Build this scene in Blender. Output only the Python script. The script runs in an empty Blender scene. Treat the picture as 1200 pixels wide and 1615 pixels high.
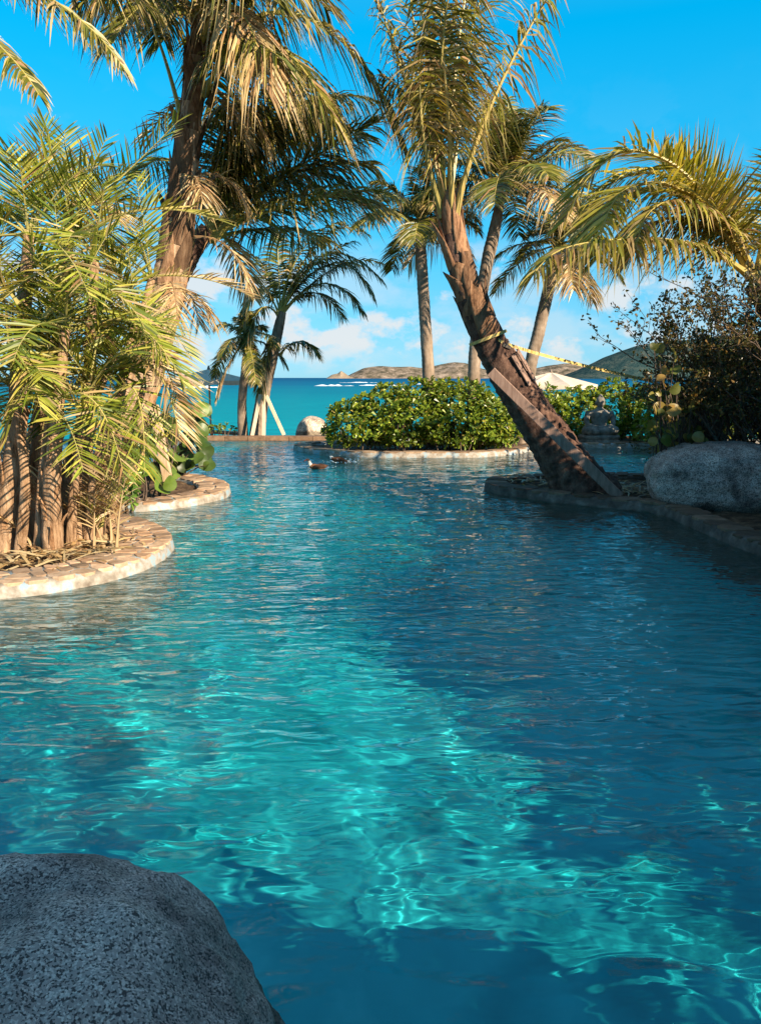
import bpy, bmesh, math, random
import numpy as np
from mathutils import Vector, Matrix, noise

SC = bpy.context.scene
COL = SC.collection
R = math.radians

# ------------------------------------------------------------------ camera
CAM_H, PITCH, FPX, CX, CY = 1.7, R(10.0), 1200.0, 600.0, 807.5
cam = bpy.data.cameras.new('camera')
camo = bpy.data.objects.new('camera', cam)
COL.objects.link(camo)
SC.camera = camo
cam.sensor_fit = 'VERTICAL'
cam.sensor_height = 24.0
cam.lens = 24.0 * FPX / 1615.0
cam.clip_start = 0.05
cam.clip_end = 120000.0
camo.location = (0, 0, CAM_H)
camo.rotation_euler = (R(90) - PITCH, 0, 0)

# ------------------------------------------------------------------ sky, sun, exposure
SUN_H = Vector((0.7, -0.714, 0))           # horizontal direction towards the sun
SUN_EL = R(25.0)
world = bpy.data.worlds.new('World')
SC.world = world
world.use_nodes = True
wn, wl = world.node_tree.nodes, world.node_tree.links
bg = wn['Background']
sky = wn.new('ShaderNodeTexSky')
sky.sky_type = 'NISHITA'
sky.sun_disc = False
sky.sun_elevation = SUN_EL
sky.sun_rotation = math.atan2(SUN_H.x, SUN_H.y)
sky.air_density = 1.0
sky.dust_density = 0.2
sky.ozone_density = 3.0
# the clear tropical blue: the sky's brightness, coloured by height above the horizon (the same all round)
tc = wn.new('ShaderNodeTexCoord')
sep = wn.new('ShaderNodeSeparateXYZ'); wl.new(tc.outputs['Generated'], sep.inputs[0])
bw = wn.new('ShaderNodeRGBToBW'); wl.new(sky.outputs[0], bw.inputs[0])
grad = wn.new('ShaderNodeValToRGB'); ge = grad.color_ramp.elements
ge[0].position = 0.0; ge[0].color = (.25, .50, .60, 1); ge[1].position = 1.0; ge[1].color = (.25, .43, .70, 1)
for p_, c_ in ((.06, (.17, .50, .69)), (.18, (.035, .50, .87)), (.38, (.0, .50, 1.0)), (.62, (.12, .47, .88))):
    q = ge.new(p_); q.color = (*c_, 1)
wl.new(sep.outputs['Z'], grad.inputs[0])
tint = wn.new('ShaderNodeMix'); tint.data_type = 'RGBA'; tint.blend_type = 'MULTIPLY'
tint.inputs['Factor'].default_value = 1.0
gain = wn.new('ShaderNodeMath'); gain.operation = 'MULTIPLY'; gain.inputs[1].default_value = 3.2
soft = wn.new('ShaderNodeMath'); soft.operation = 'POWER'; soft.inputs[1].default_value = .4
wl.new(bw.outputs[0], soft.inputs[0]); wl.new(soft.outputs[0], gain.inputs[0])
wl.new(gain.outputs[0], tint.inputs['A']); wl.new(grad.outputs[0], tint.inputs['B'])
# low cumulus, all the way round the horizon
mp = wn.new('ShaderNodeMapping'); mp.inputs['Scale'].default_value = (1, 1, 2.1)
wl.new(tc.outputs['Generated'], mp.inputs['Vector'])
cn = wn.new('ShaderNodeTexNoise'); cn.inputs['Scale'].default_value = 7.5; cn.inputs['Detail'].default_value = 9
cn.inputs['Roughness'].default_value = 0.56; cn.inputs['Distortion'].default_value = 0.25
wl.new(mp.outputs[0], cn.inputs['Vector'])
cr = wn.new('ShaderNodeValToRGB'); cr.color_ramp.elements[0].position = 0.41; cr.color_ramp.elements[1].position = 0.60
cr.color_ramp.interpolation = 'EASE'
wl.new(cn.outputs['Fac'], cr.inputs[0])
band = wn.new('ShaderNodeValToRGB')
e = band.color_ramp.elements
e[0].position = 0.0; e[0].color = (0, 0, 0, 1); e[1].position = 0.34; e[1].color = (0, 0, 0, 1)
for p, v in ((0.012, 0.3), (0.04, 0.9), (0.13, 0.85), (0.17, 0.15), (0.22, .05)):
    q = band.color_ramp.elements.new(p); q.color = (v, v, v, 1)
wl.new(sep.outputs['Z'], band.inputs[0])
cm = wn.new('ShaderNodeMath'); cm.operation = 'MULTIPLY'
wl.new(cr.outputs[0], cm.inputs[0]); wl.new(band.outputs[0], cm.inputs[1])
cn2 = wn.new('ShaderNodeTexNoise'); cn2.inputs['Scale'].default_value = 13; cn2.inputs['Detail'].default_value = 10; cn2.inputs['Roughness'].default_value = .58
mp2 = wn.new('ShaderNodeMapping'); mp2.inputs['Scale'].default_value = (1, 1, 1.5); mp2.inputs['Location'].default_value = (.37, .2, .1)
wl.new(tc.outputs['Generated'], mp2.inputs['Vector']); wl.new(mp2.outputs[0], cn2.inputs['Vector'])
cr2 = wn.new('ShaderNodeValToRGB'); cr2.color_ramp.elements[0].position = 0.50; cr2.color_ramp.elements[1].position = 0.60; wl.new(cn2.outputs['Fac'], cr2.inputs[0])
cb2 = wn.new('ShaderNodeMath'); cb2.operation = 'MULTIPLY'; wl.new(cr2.outputs[0], cb2.inputs[0]); wl.new(band.outputs[0], cb2.inputs[1])
ch1 = wn.new('ShaderNodeMath'); ch1.operation = 'MULTIPLY'; ch1.inputs[1].default_value = .42; wl.new(cm.outputs[0], ch1.inputs[0])
cmx = wn.new('ShaderNodeMath'); cmx.operation = 'MAXIMUM'; wl.new(ch1.outputs[0], cmx.inputs[0]); wl.new(cb2.outputs[0], cmx.inputs[1])
cm = cmx
cmix = wn.new('ShaderNodeMix'); cmix.data_type = 'RGBA'
wl.new(cm.outputs[0], cmix.inputs['Factor'])
wl.new(tint.outputs['Result'], cmix.inputs['A'])
cmix.inputs['B'].default_value = (3.7, 3.8, 3.85, 1)
wl.new(cmix.outputs['Result'], bg.inputs['Color'])
bg.inputs['Strength'].default_value = 0.097

sun = bpy.data.lights.new('sun', 'SUN')
sun.energy = 5.0
sun.angle = R(0.5)
sun.color = (1.0, 0.83, 0.60)
sun.cycles.is_caustics_light = True
suno = bpy.data.objects.new('sun', sun)
COL.objects.link(suno)
suno.location = (20, -15, 20)
sd = Vector((-SUN_H.x, -SUN_H.y, -math.tan(SUN_EL)))
suno.rotation_euler = sd.to_track_quat('-Z', 'Y').to_euler()
SC.view_settings.view_transform = 'Standard'
SC.view_settings.look = 'None'
SC.view_settings.exposure = 1.2
SC.view_settings.gamma = 1.0
SC.render.engine = 'CYCLES'
SC.cycles.use_denoising = True
SC.cycles.max_bounces = 8
SC.cycles.diffuse_bounces = 3
SC.cycles.transparent_max_bounces = 8
SC.cycles.sample_clamp_indirect = 6.0

# ------------------------------------------------------------------ helpers
cp, sp = math.cos(PITCH), math.sin(PITCH)
def ray(px, py):
    u, v = (px - CX) / FPX, -(py - CY) / FPX
    return np.array([u, cp + v * sp, -sp + v * cp])
def P(px, py, Y):
    d = ray(px, py); t = Y / d[1]
    return np.array([d[0] * t, Y, CAM_H + d[2] * t])
def G(px, py, z=0.0):
    d = ray(px, py); t = (z - CAM_H) / d[2]
    return np.array([d[0] * t, d[1] * t, z])

def nrm(a):
    a = np.asarray(a, float)
    return a / (np.linalg.norm(a, axis=-1, keepdims=True) + 1e-12)

def thing(name, label, cat, loc=(0, 0, 0), group=None, kind=None):
    o = bpy.data.objects.new(name, None)
    o.empty_display_size = 0.2
    COL.objects.link(o)
    o.location = [float(c) for c in loc]
    o['label'] = label; o['category'] = cat
    if group: o['group'] = group
    if kind: o['kind'] = kind
    return o
def tag(o, label, cat, group=None, kind=None):
    o['label'] = label; o['category'] = cat
    if group: o['group'] = group
    if kind: o['kind'] = kind
    return o

def world_loc(o):
    v = Vector((0, 0, 0))
    while o is not None:
        v = v + o.location; o = o.parent
    return np.array(v)

class MB:
    """collects vertices, faces and one colour for each face (world coordinates)"""
    def __init__(s): s.V = []; s.F = []; s.C = []; s.n = 0
    def add(s, V, F, c=(1, 1, 1)):
        V = np.asarray(V, float).reshape(-1, 3)
        b = s.n
        s.V.append(V); s.n += len(V)
        s.F.extend([tuple(int(i) + b for i in f) for f in F])
        if len(c) == 3 and not hasattr(c[0], '__len__'): s.C.extend([tuple(c)] * len(F))
        else: s.C.extend([tuple(x) for x in c])
    def build(s, name, mat, parent=None, smooth=True, link=True):
        me = bpy.data.meshes.new(name)
        V = np.concatenate(s.V) if s.V else np.zeros((0, 3))
        off = np.zeros(3)
        if parent is not None: off = world_loc(parent)
        me.from_pydata((V - off).tolist(), [], s.F)
        ca = me.attributes.new('Col', 'FLOAT_COLOR', 'CORNER')
        ln = np.zeros(len(me.polygons), int); me.polygons.foreach_get('loop_total', ln)
        cc = np.concatenate([np.asarray(s.C, float), np.ones((len(s.C), 1))], 1)
        ca.data.foreach_set('color', np.repeat(cc, ln, 0).ravel())
        me.materials.append(mat)
        if smooth: me.shade_smooth()
        me.update()
        o = bpy.data.objects.new(name, me)
        COL.objects.link(o)
        if parent is not None: o.parent = parent
        return o

def bez(c, m):
    c = np.asarray(c, float); t = np.linspace(0, 1, m)[:, None]
    if len(c) == 4:
        return (1-t)**3*c[0] + 3*(1-t)**2*t*c[1] + 3*(1-t)*t*t*c[2] + t**3*c[3]
    return (1-t)**2*c[0] + 2*(1-t)*t*c[1] + t*t*c[2]
def catmull(p, m, closed=False):
    p = np.asarray(p, float); n = len(p)
    out = []
    segs = n if closed else n - 1
    for i in range(segs):
        if closed: a, b, c, d = p[(i-1) % n], p[i], p[(i+1) % n], p[(i+2) % n]
        else: a, b, c, d = p[max(i-1, 0)], p[i], p[i+1], p[min(i+2, n-1)]
        for t in np.linspace(0, 1, m, endpoint=False):
            out.append(.5*((2*b) + (c-a)*t + (2*a-5*b+4*c-d)*t*t + (3*b-a-3*c+d)*t**3))
    if not closed: out.append(p[-1])
    return np.array(out)
def resample(pts, ds=None, n=None):
    seg = np.linalg.norm(np.diff(pts, axis=0), axis=1); s = np.concatenate([[0], np.cumsum(seg)])
    if n is None: n = max(2, int(s[-1] / ds))
    q = np.linspace(0, s[-1], n)
    return np.stack([np.interp(q, s, pts[:, k]) for k in range(pts.shape[1])], 1), q
def frames(pts):
    T = nrm(np.gradient(pts, axis=0))
    ref = np.array([0.02, 1.0, 0.05]); ref = ref / np.linalg.norm(ref)
    S = nrm(np.cross(T, ref)); U = np.cross(S, T)
    return T, S, U
def tube(mb, pts, rad, sides=6, c=(1, 1, 1), cap=True, shape=None):
    pts = np.asarray(pts, float); m = len(pts)
    rad = np.broadcast_to(np.asarray(rad, float), (m,))
    T, S, U = frames(pts)
    a = np.linspace(0, 2*math.pi, sides, endpoint=False)
    rr = rad[:, None] * (np.ones(sides)[None] if shape is None else shape)
    V = pts[:, None] + rr[..., None]*(np.cos(a)[None, :, None]*S[:, None] + np.sin(a)[None, :, None]*U[:, None])
    F = []
    for i in range(m-1):
        for j in range(sides):
            k = (j+1) % sides
            F.append((i*sides+j, i*sides+k, (i+1)*sides+k, (i+1)*sides+j))
    if cap:
        F.append(tuple(range(sides))[::-1]); F.append(tuple((m-1)*sides+j for j in range(sides)))
    mb.add(V.reshape(-1, 3), F, c)
def box(mb, x0, x1, y0, y1, z0, z1, c=(1, 1, 1)):
    V = [(x, y, z) for z in (z0, z1) for y in (y0, y1) for x in (x0, x1)]
    mb.add(V, [(0, 2, 3, 1), (4, 5, 7, 6), (0, 1, 5, 4), (2, 6, 7, 3), (0, 4, 6, 2), (1, 3, 7, 5)], c)
def beam(mb, A, B, w, t, c=(1, 1, 1), side=None, bev=0.006):
    """a plank from A to B with chamfered long edges"""
    A, B = np.asarray(A, float), np.asarray(B, float)
    T = nrm(B - A)
    S = nrm(np.cross(T, [0, 1, 0.0]) if side is None else side)
    S = nrm(S - T*np.dot(S, T)); U = np.cross(S, T)
    prof = [(w/2-bev, t/2), (w/2, t/2-bev), (w/2, -t/2+bev), (w/2-bev, -t/2), (-w/2+bev, -t/2), (-w/2, -t/2+bev), (-w/2, t/2-bev), (-w/2+bev, t/2)]
    V = [p + S*a + U*b for p in (A, B) for a, b in prof]
    F = [tuple(range(8))[::-1], tuple(range(8, 16))] + [(j, (j+1) % 8, 8+(j+1) % 8, 8+j) for j in range(8)]
    mb.add(V, F, c)
def loft(mb, rings, sides=16, cols=None):
    """rings: (centre, axis_a, axis_b, ra, rb)"""
    V, F, C = [], [], []
    a = np.linspace(0, 2*math.pi, sides, endpoint=False)
    for (c, A, B, ra, rb) in rings:
        V.append(np.asarray(c)[None] + ra*np.cos(a)[:, None]*np.asarray(A)[None] + rb*np.sin(a)[:, None]*np.asarray(B)[None])
    m = len(rings)
    for i in range(m-1):
        for j in range(sides):
            k = (j+1) % sides
            F.append((i*sides+j, i*sides+k, (i+1)*sides+k, (i+1)*sides+j))
            C.append(cols[i] if cols else (1, 1, 1))
    F.append(tuple(range(sides))[::-1]); C.append(cols[0] if cols else (1, 1, 1))
    F.append(tuple((m-1)*sides+j for j in range(sides))); C.append(cols[-1] if cols else (1, 1, 1))
    mb.add(np.concatenate(V), F, C)

# ------------------------------------------------------------------ materials
def mat(name):
    m = bpy.data.materials.new(name); m.use_nodes = True
    t = m.node_tree
    return m, t.nodes, t.links, t.nodes['Principled BSDF']
def ramp(nodes, stops):
    r = nodes.new('ShaderNodeValToRGB')
    el = r.color_ramp.elements
    while len(el) < len(stops): el.new(0.5)
    for k, (p, c) in enumerate(stops):
        el[k].position = p; el[k].color = (*c, 1)
    return r
def leaf_mat(name, trans=0.35, rough=0.45, spec=0.35):
    m, n, l, b = mat(name)
    at = n.new('ShaderNodeAttribute'); at.attribute_name = 'Col'
    l.new(at.outputs['Color'], b.inputs['Base Color'])
    b.inputs['Roughness'].default_value = rough
    b.inputs['Specular IOR Level'].default_value = spec
    tr = n.new('ShaderNodeBsdfTranslucent')
    mx = n.new('ShaderNodeMix'); mx.data_type = 'RGBA'; mx.blend_type = 'MULTIPLY'; mx.inputs['Factor'].default_value = 1
    l.new(at.outputs['Color'], mx.inputs['A']); mx.inputs['B'].default_value = (1.3, 1.2, 0.5, 1)
    l.new(mx.outputs['Result'], tr.inputs['Color'])
    ms = n.new('ShaderNodeMixShader'); ms.inputs[0].default_value = trans
    l.new(b.outputs[0], ms.inputs[1]); l.new(tr.outputs[0], ms.inputs[2])
    l.new(ms.outputs[0], n['Material Output'].inputs['Surface'])
    return m
def noise_mat(name, stops, scale=5.0, detail=8, rough=0.85, bump=0.3, bscale=None, stretch=(1, 1, 1), dist=0.01, usecol=False, spec=0.25, rgh=0.6):
    m, n, l, b = mat(name)
    tcn = n.new('ShaderNodeTexCoord'); mpn = n.new('ShaderNodeMapping'); mpn.inputs['Scale'].default_value = stretch
    l.new(tcn.outputs['Object'], mpn.inputs['Vector'])
    nz = n.new('ShaderNodeTexNoise'); nz.inputs['Scale'].default_value = scale; nz.inputs['Detail'].default_value = detail
    nz.inputs['Roughness'].default_value = rgh
    l.new(mpn.outputs[0], nz.inputs['Vector'])
    r = ramp(n, stops); l.new(nz.outputs['Fac'], r.inputs[0])
    out = r.outputs[0]
    if usecol:
        at = n.new('ShaderNodeAttribute'); at.attribute_name = 'Col'
        mx = n.new('ShaderNodeMix'); mx.data_type = 'RGBA'; mx.blend_type = 'MULTIPLY'; mx.inputs['Factor'].default_value = 1
        l.new(out, mx.inputs['A']); l.new(at.outputs['Color'], mx.inputs['B']); out = mx.outputs['Result']
    l.new(out, b.inputs['Base Color'])
    b.inputs['Roughness'].default_value = rough
    b.inputs['Specular IOR Level'].default_value = spec
    nb = n.new('ShaderNodeTexNoise'); nb.inputs['Scale'].default_value = bscale or scale*3; nb.inputs['Detail'].default_value = 8
    nb.inputs['Roughness'].default_value = 0.7
    l.new(mpn.outputs[0], nb.inputs['Vector'])
    bp = n.new('ShaderNodeBump'); bp.inputs['Strength'].default_value = bump; bp.inputs['Distance'].default_value = dist
    l.new(nb.outputs['Fac'], bp.inputs['Height']); l.new(bp.outputs[0], b.inputs['Normal'])
    return m

M = {}
M['coco'] = leaf_mat('coconut_leaf', 0.2, 0.4)
M['date'] = leaf_mat('date_leaf', 0.22, 0.4)
M['gold'] = leaf_mat('golden_palm_leaf', 0.36, 0.38)
M['broad'] = leaf_mat('broad_leaf', 0.28, 0.33, 0.5)
M['sgrape'] = leaf_mat('sea_grape_leaf', 0.3, 0.4, 0.4)
M['bark_grey'] = noise_mat('grey_palm_bark', [(0.3, (.10, .07, .05)), (0.5, (.23, .17, .125)), (0.7, (.36, .28, .215))], 6, stretch=(1, 1, .35), bump=.5, dist=.02)
M['bark_brown'] = noise_mat('brown_palm_bark', [(0.32, (.02, .010, .008)), (0.46, (.07, .036, .026)), (0.6, (.155, .088, .063)), (0.75, (.32, .20, .14))], 9, stretch=(1, 1, .6), bump=.8, dist=.025, rgh=.75)
M['boot'] = noise_mat('leaf_base_bark', [(0.32, (.07, .04, .025)), (0.45, (.24, .15, .09)), (0.58, (.42, .29, .19)), (0.72, (.62, .47, .33))], 7, stretch=(2.2, 2.2, .45), bump=.8, dist=.02, rgh=.75, usecol=True)
M['bark_date'] = noise_mat('date_palm_bark', [(0.32, (.09, .045, .022)), (0.46, (.30, .18, .10)), (0.58, (.46, .30, .185)), (0.72, (.62, .45, .30))], 8, stretch=(2.5, 2.5, .35), bump=.9, dist=.03, rgh=.75)
M['twig'] = noise_mat('twig_bark', [(0.35, (.05, .035, .028)), (0.65, (.16, .115, .085))], 20, bump=.2)
M['wood'] = noise_mat('plank_wood', [(0.3, (.34, .22, .13)), (0.5, (.46, .32, .20)), (0.7, (.58, .43, .29))], 6, stretch=(6, 6, .5), bump=.25, dist=.004)
M['wood_grey'] = noise_mat('weathered_plank_wood', [(0.3, (.17, .105, .08)), (0.5, (.25, .16, .125)), (0.7, (.33, .22, .175))], 6, stretch=(6, 6, .5), bump=.25, dist=.004)
M['wood_pale'] = noise_mat('pale_wood', [(0.3, (.48, .36, .25)), (0.5, (.60, .47, .34)), (0.7, (.70, .57, .43))], 6, stretch=(6, 6, .5), bump=.2, dist=.004)
M['soil'] = noise_mat('soil_litter', [(0.3, (.035, .02, .012)), (0.5, (.10, .058, .032)), (0.66, (.24, .15, .085)), (0.8, (.40, .27, .16))], 9, rough=1, bump=1, dist=.03)
M['mortar'] = noise_mat('painted_kerb', [(0.30, (.14, .11, .085)), (0.43, (.25, .215, .175)), (0.53, (.34, .31, .275)), (0.60, (.23, .34, .40)), (0.70, (.33, .31, .28))], 7, bump=.5, dist=.01)
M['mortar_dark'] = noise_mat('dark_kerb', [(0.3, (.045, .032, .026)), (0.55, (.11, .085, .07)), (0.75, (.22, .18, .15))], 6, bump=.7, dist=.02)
M['flag'] = noise_mat('flagstone', [(0.25, (.20, .135, .09)), (0.5, (.37, .275, .195)), (0.75, (.49, .39, .30))], 9, bump=.5, dist=.008, usecol=True)
M['sandground'] = noise_mat('sandy_ground', [(0.3, (.22, .17, .12)), (0.7, (.42, .34, .25))], .8, bump=.3)
M['statue'] = noise_mat('statue_stone', [(0.3, (.07, .06, .05)), (0.5, (.19, .17, .145)), (0.7, (.32, .285, .245))], 7, bump=.4, dist=.01)
M['canopy'] = noise_mat('umbrella_canvas', [(0.3, (.55, .43, .33)), (0.7, (.68, .55, .43))], 8, bump=.1)
M['dark_metal'] = noise_mat('dark_pole', [(0.3, (.12, .09, .07)), (0.7, (.22, .17, .13))], 10, rough=.5, bump=.05)
M['feather'] = noise_mat('feathers', [(0.3, (.75, .75, .75)), (0.7, (1, 1, 1))], 30, bump=.2, usecol=True)
M['strap'] = noise_mat('strap_webbing', [(0.35, (.42, .29, .09)), (0.65, (.60, .44, .17))], 12, bump=.2)
M['foam'] = noise_mat('white_foam', [(0.3, (.75, .8, .82)), (0.7, (.9, .92, .93))], 2, bump=.3)
M['brown_cloth'] = noise_mat('lounger_fabric', [(0.3, (.14, .06, .03)), (0.7, (.26, .12, .06))], 12, bump=.1)
M['plaster'] = noise_mat('shade_villa_plaster', [(0.3, (.5, .44, .36)), (0.7, (.62, .56, .47))], 3, bump=.2)
M['shingle'] = noise_mat('shingle_roof', [(0.3, (.16, .11, .08)), (0.7, (.3, .22, .16))], 6, bump=.5)

def granite(name, base, dark, light, scale):
    m, n, l, b = mat(name)
    tcn = n.new('ShaderNodeTexCoord')
    v = n.new('ShaderNodeTexVoronoi'); v.inputs['Scale'].default_value = scale; v.inputs['Randomness'].default_value = 1
    wn_ = n.new('ShaderNodeTexNoise'); wn_.inputs['Scale'].default_value = scale*.8; wn_.inputs['Detail'].default_value = 4
    l.new(tcn.outputs['Object'], wn_.inputs['Vector'])
    vm = n.new('ShaderNodeVectorMath'); vm.operation = 'MULTIPLY_ADD'; l.new(wn_.outputs['Color'], vm.inputs[0]); vm.inputs[1].default_value = (1.6/scale,)*3; l.new(tcn.outputs['Object'], vm.inputs[2])
    l.new(vm.outputs[0], v.inputs['Vector'])
    sx = n.new('ShaderNodeSeparateColor'); l.new(v.outputs['Color'], sx.inputs[0])
    r = ramp(n, [(0.0, dark), (0.22, dark), (0.34, base), (0.72, base), (0.86, light), (1.0, light)])
    l.new(sx.outputs[0], r.inputs[0])
    big = n.new('ShaderNodeTexNoise'); big.inputs['Scale'].default_value = 3.5; big.inputs['Detail'].default_value = 9; big.inputs['Roughness'].default_value = .65
    l.new(tcn.outputs['Object'], big.inputs['Vector'])
    r2 = ramp(n, [(0.33, (.22, .19, .19)), (0.44, (.62, .58, .57)), (0.56, (.95, .93, .92)), (0.7, (1.2, 1.17, 1.12))]); l.new(big.outputs['Fac'], r2.inputs[0])
    mx = n.new('ShaderNodeMix'); mx.data_type = 'RGBA'; mx.blend_type = 'MULTIPLY'; mx.inputs['Factor'].default_value = 1
    l.new(r.outputs[0], mx.inputs['A']); l.new(r2.outputs[0], mx.inputs['B'])
    gp_ = n.new('ShaderNodeNewGeometry'); sz = n.new('ShaderNodeSeparateXYZ'); l.new(gp_.outputs['Position'], sz.inputs[0])
    wv_ = n.new('ShaderNodeTexNoise'); wv_.inputs['Scale'].default_value = 6; l.new(tcn.outputs['Object'], wv_.inputs['Vector'])
    am_ = n.new('ShaderNodeMath'); am_.operation = 'MULTIPLY_ADD'; am_.inputs[1].default_value = -.12; l.new(wv_.outputs['Fac'], am_.inputs[0]); l.new(sz.outputs['Z'], am_.inputs[2])
    wet = ramp(n, [(0.0, (.42, .40, .36)), (0.05, (.45, .43, .38)), (0.09, (1, 1, 1))]); l.new(am_.outputs[0], wet.inputs[0])
    mw = n.new('ShaderNodeMix'); mw.data_type = 'RGBA'; mw.blend_type = 'MULTIPLY'; mw.inputs['Factor'].default_value = 1
    l.new(mx.outputs['Result'], mw.inputs['A']); l.new(wet.outputs[0], mw.inputs['B'])
    l.new(mw.outputs['Result'], b.inputs['Base Color'])
    b.inputs['Roughness'].default_value = .75
    nb = n.new('ShaderNodeTexNoise'); nb.inputs['Scale'].default_value = scale*.7; nb.inputs['Detail'].default_value = 6
    l.new(tcn.outputs['Object'], nb.inputs['Vector'])
    bp = n.new('ShaderNodeBump'); bp.inputs['Strength'].default_value = .6; bp.inputs['Distance'].default_value = .008
    l.new(nb.outputs['Fac'], bp.inputs['Height']); l.new(bp.outputs[0], b.inputs['Normal'])
    return m
M['granite'] = granite('speckled_granite', (.52, .335, .275), (.10, .055, .045), (.85, .58, .47), 230)
M['granite2'] = granite('grey_granite', (.42, .35, .31), (.13, .10, .085), (.62, .53, .47), 110)
M['granite3'] = granite('pale_granite', (.55, .47, .38), (.35, .27, .2), (.7, .62, .52), 40)

# water of the pool: a clear refracting sheet, its ripples are real mesh
m, n, l, b = mat('pool_water')
b.inputs['Base Color'].default_value = (.74, .98, .98, 1)
b.inputs['Roughness'].default_value = 0.0
b.inputs['IOR'].default_value = 1.333
b.inputs['Transmission Weight'].default_value = 1.0
tcn = n.new('ShaderNodeTexCoord')
sxw = n.new('ShaderNodeSeparateXYZ'); l.new(tcn.outputs['Object'], sxw.inputs[0])
hts = []
for sc_, rt, dt, near_, far_ in (((2.4, 6.0, 1), 6, 1.0, .32, 1.3), ((5.0, 12.0, 1), -11, 1.0, .02, .95), ((1.5, 2.8, 1), 17, .5, .62, .7)):
    mpn = n.new('ShaderNodeMapping'); mpn.inputs['Scale'].default_value = sc_; mpn.inputs['Rotation'].default_value = (0, 0, R(rt)); l.new(tcn.outputs['Object'], mpn.inputs['Vector'])
    nz = n.new('ShaderNodeTexNoise'); nz.inputs['Scale'].default_value = 1.0; nz.inputs['Detail'].default_value = dt; nz.inputs['Roughness'].default_value = .4; nz.inputs['Distortion'].default_value = .7
    l.new(mpn.outputs[0], nz.inputs['Vector'])
    mrw = n.new('ShaderNodeMapRange'); mrw.inputs['From Min'].default_value = 1.5; mrw.inputs['From Max'].default_value = 6.5; mrw.inputs['To Min'].default_value = near_; mrw.inputs['To Max'].default_value = far_
    l.new(sxw.outputs['Y'], mrw.inputs['Value'])                      # the near end lies in the lee of the near bank: calmer
    mu = n.new('ShaderNodeMath'); mu.operation = 'MULTIPLY'; l.new(mrw.outputs[0], mu.inputs[1]); l.new(nz.outputs['Fac'], mu.inputs[0]); hts.append(mu)
ad = n.new('ShaderNodeMath'); l.new(hts[0].outputs[0], ad.inputs[0]); l.new(hts[1].outputs[0], ad.inputs[1])
ad2 = n.new('ShaderNodeMath'); l.new(ad.outputs[0], ad2.inputs[0]); l.new(hts[2].outputs[0], ad2.inputs[1])
bpw = n.new('ShaderNodeBump'); bpw.inputs['Distance'].default_value = .045; bpw.inputs['Strength'].default_value = 1.0
l.new(ad2.outputs[0], bpw.inputs['Height']); l.new(bpw.outputs[0], b.inputs['Normal'])
M['water'] = m
m, n, l, b = mat('pool_plaster')
tcn = n.new('ShaderNodeTexCoord'); nz = n.new('ShaderNodeTexNoise'); nz.inputs['Scale'].default_value = 1.3; nz.inputs['Detail'].default_value = 9
l.new(tcn.outputs['Object'], nz.inputs['Vector'])
r = ramp(n, [(0.30, (.006, .25, .30)), (0.42, (.012, .36, .42)), (0.5, (.025, .45, .51)), (0.6, (.02, .41, .47)), (0.72, (.07, .55, .60))]); l.new(nz.outputs['Fac'], r.inputs[0])
l.new(r.outputs[0], b.inputs['Base Color']); b.inputs['Roughness'].default_value = 1; b.inputs['Specular IOR Level'].default_value = 0
M['plaster_pool'] = m
# sea
m, n, l, b = mat('sea')
tcn = n.new('ShaderNodeTexCoord'); sx = n.new('ShaderNodeSeparateXYZ'); l.new(tcn.outputs['Object'], sx.inputs[0])
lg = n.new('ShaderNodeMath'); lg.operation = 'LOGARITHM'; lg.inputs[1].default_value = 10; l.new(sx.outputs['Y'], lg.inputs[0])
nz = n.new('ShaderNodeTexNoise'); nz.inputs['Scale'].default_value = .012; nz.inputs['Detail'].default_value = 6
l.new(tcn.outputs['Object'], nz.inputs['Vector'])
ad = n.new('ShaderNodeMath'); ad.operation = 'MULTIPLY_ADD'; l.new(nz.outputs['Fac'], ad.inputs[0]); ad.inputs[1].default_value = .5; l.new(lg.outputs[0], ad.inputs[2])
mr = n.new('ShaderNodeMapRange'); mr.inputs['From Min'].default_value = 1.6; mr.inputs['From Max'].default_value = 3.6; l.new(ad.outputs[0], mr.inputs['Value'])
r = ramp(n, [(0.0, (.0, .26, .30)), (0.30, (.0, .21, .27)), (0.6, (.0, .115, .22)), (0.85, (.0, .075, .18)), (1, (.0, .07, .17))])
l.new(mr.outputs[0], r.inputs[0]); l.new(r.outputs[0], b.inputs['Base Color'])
b = n.new('ShaderNodeBsdfDiffuse'); l.new(r.outputs[0], b.inputs['Color'])
gl = n.new('ShaderNodeBsdfGlossy'); gl.inputs['Roughness'].default_value = .25; ms = n.new('ShaderNodeMixShader'); ms.inputs[0].default_value = .07
l.new(b.outputs[0], ms.inputs[1]); l.new(gl.outputs[0], ms.inputs[2]); l.new(ms.outputs[0], n['Material Output'].inputs['Surface'])
mpn = n.new('ShaderNodeMapping'); mpn.inputs['Scale'].default_value = (.35, 1, 1); l.new(tcn.outputs['Object'], mpn.inputs['Vector'])
nb = n.new('ShaderNodeTexNoise'); nb.inputs['Scale'].default_value = .55; nb.inputs['Detail'].default_value = 9; l.new(mpn.outputs[0], nb.inputs['Vector'])
bp = n.new('ShaderNodeBump'); bp.inputs['Strength'].default_value = .8; bp.inputs['Distance'].default_value = .6
l.new(nb.outputs['Fac'], bp.inputs['Height']); l.new(bp.outputs[0], b.inputs['Normal'])
M['sea'] = m

# ------------------------------------------------------------------ setting: pool, ground, sea, hills
RNG = random.Random(7)
def struct(mb, name, m, smooth=False, label=None, cat=None):
    o = mb.build(name, m, None, smooth); o['kind'] = 'structure'
    if label: o['label'] = label
    if cat: o['category'] = cat
    return o

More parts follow.
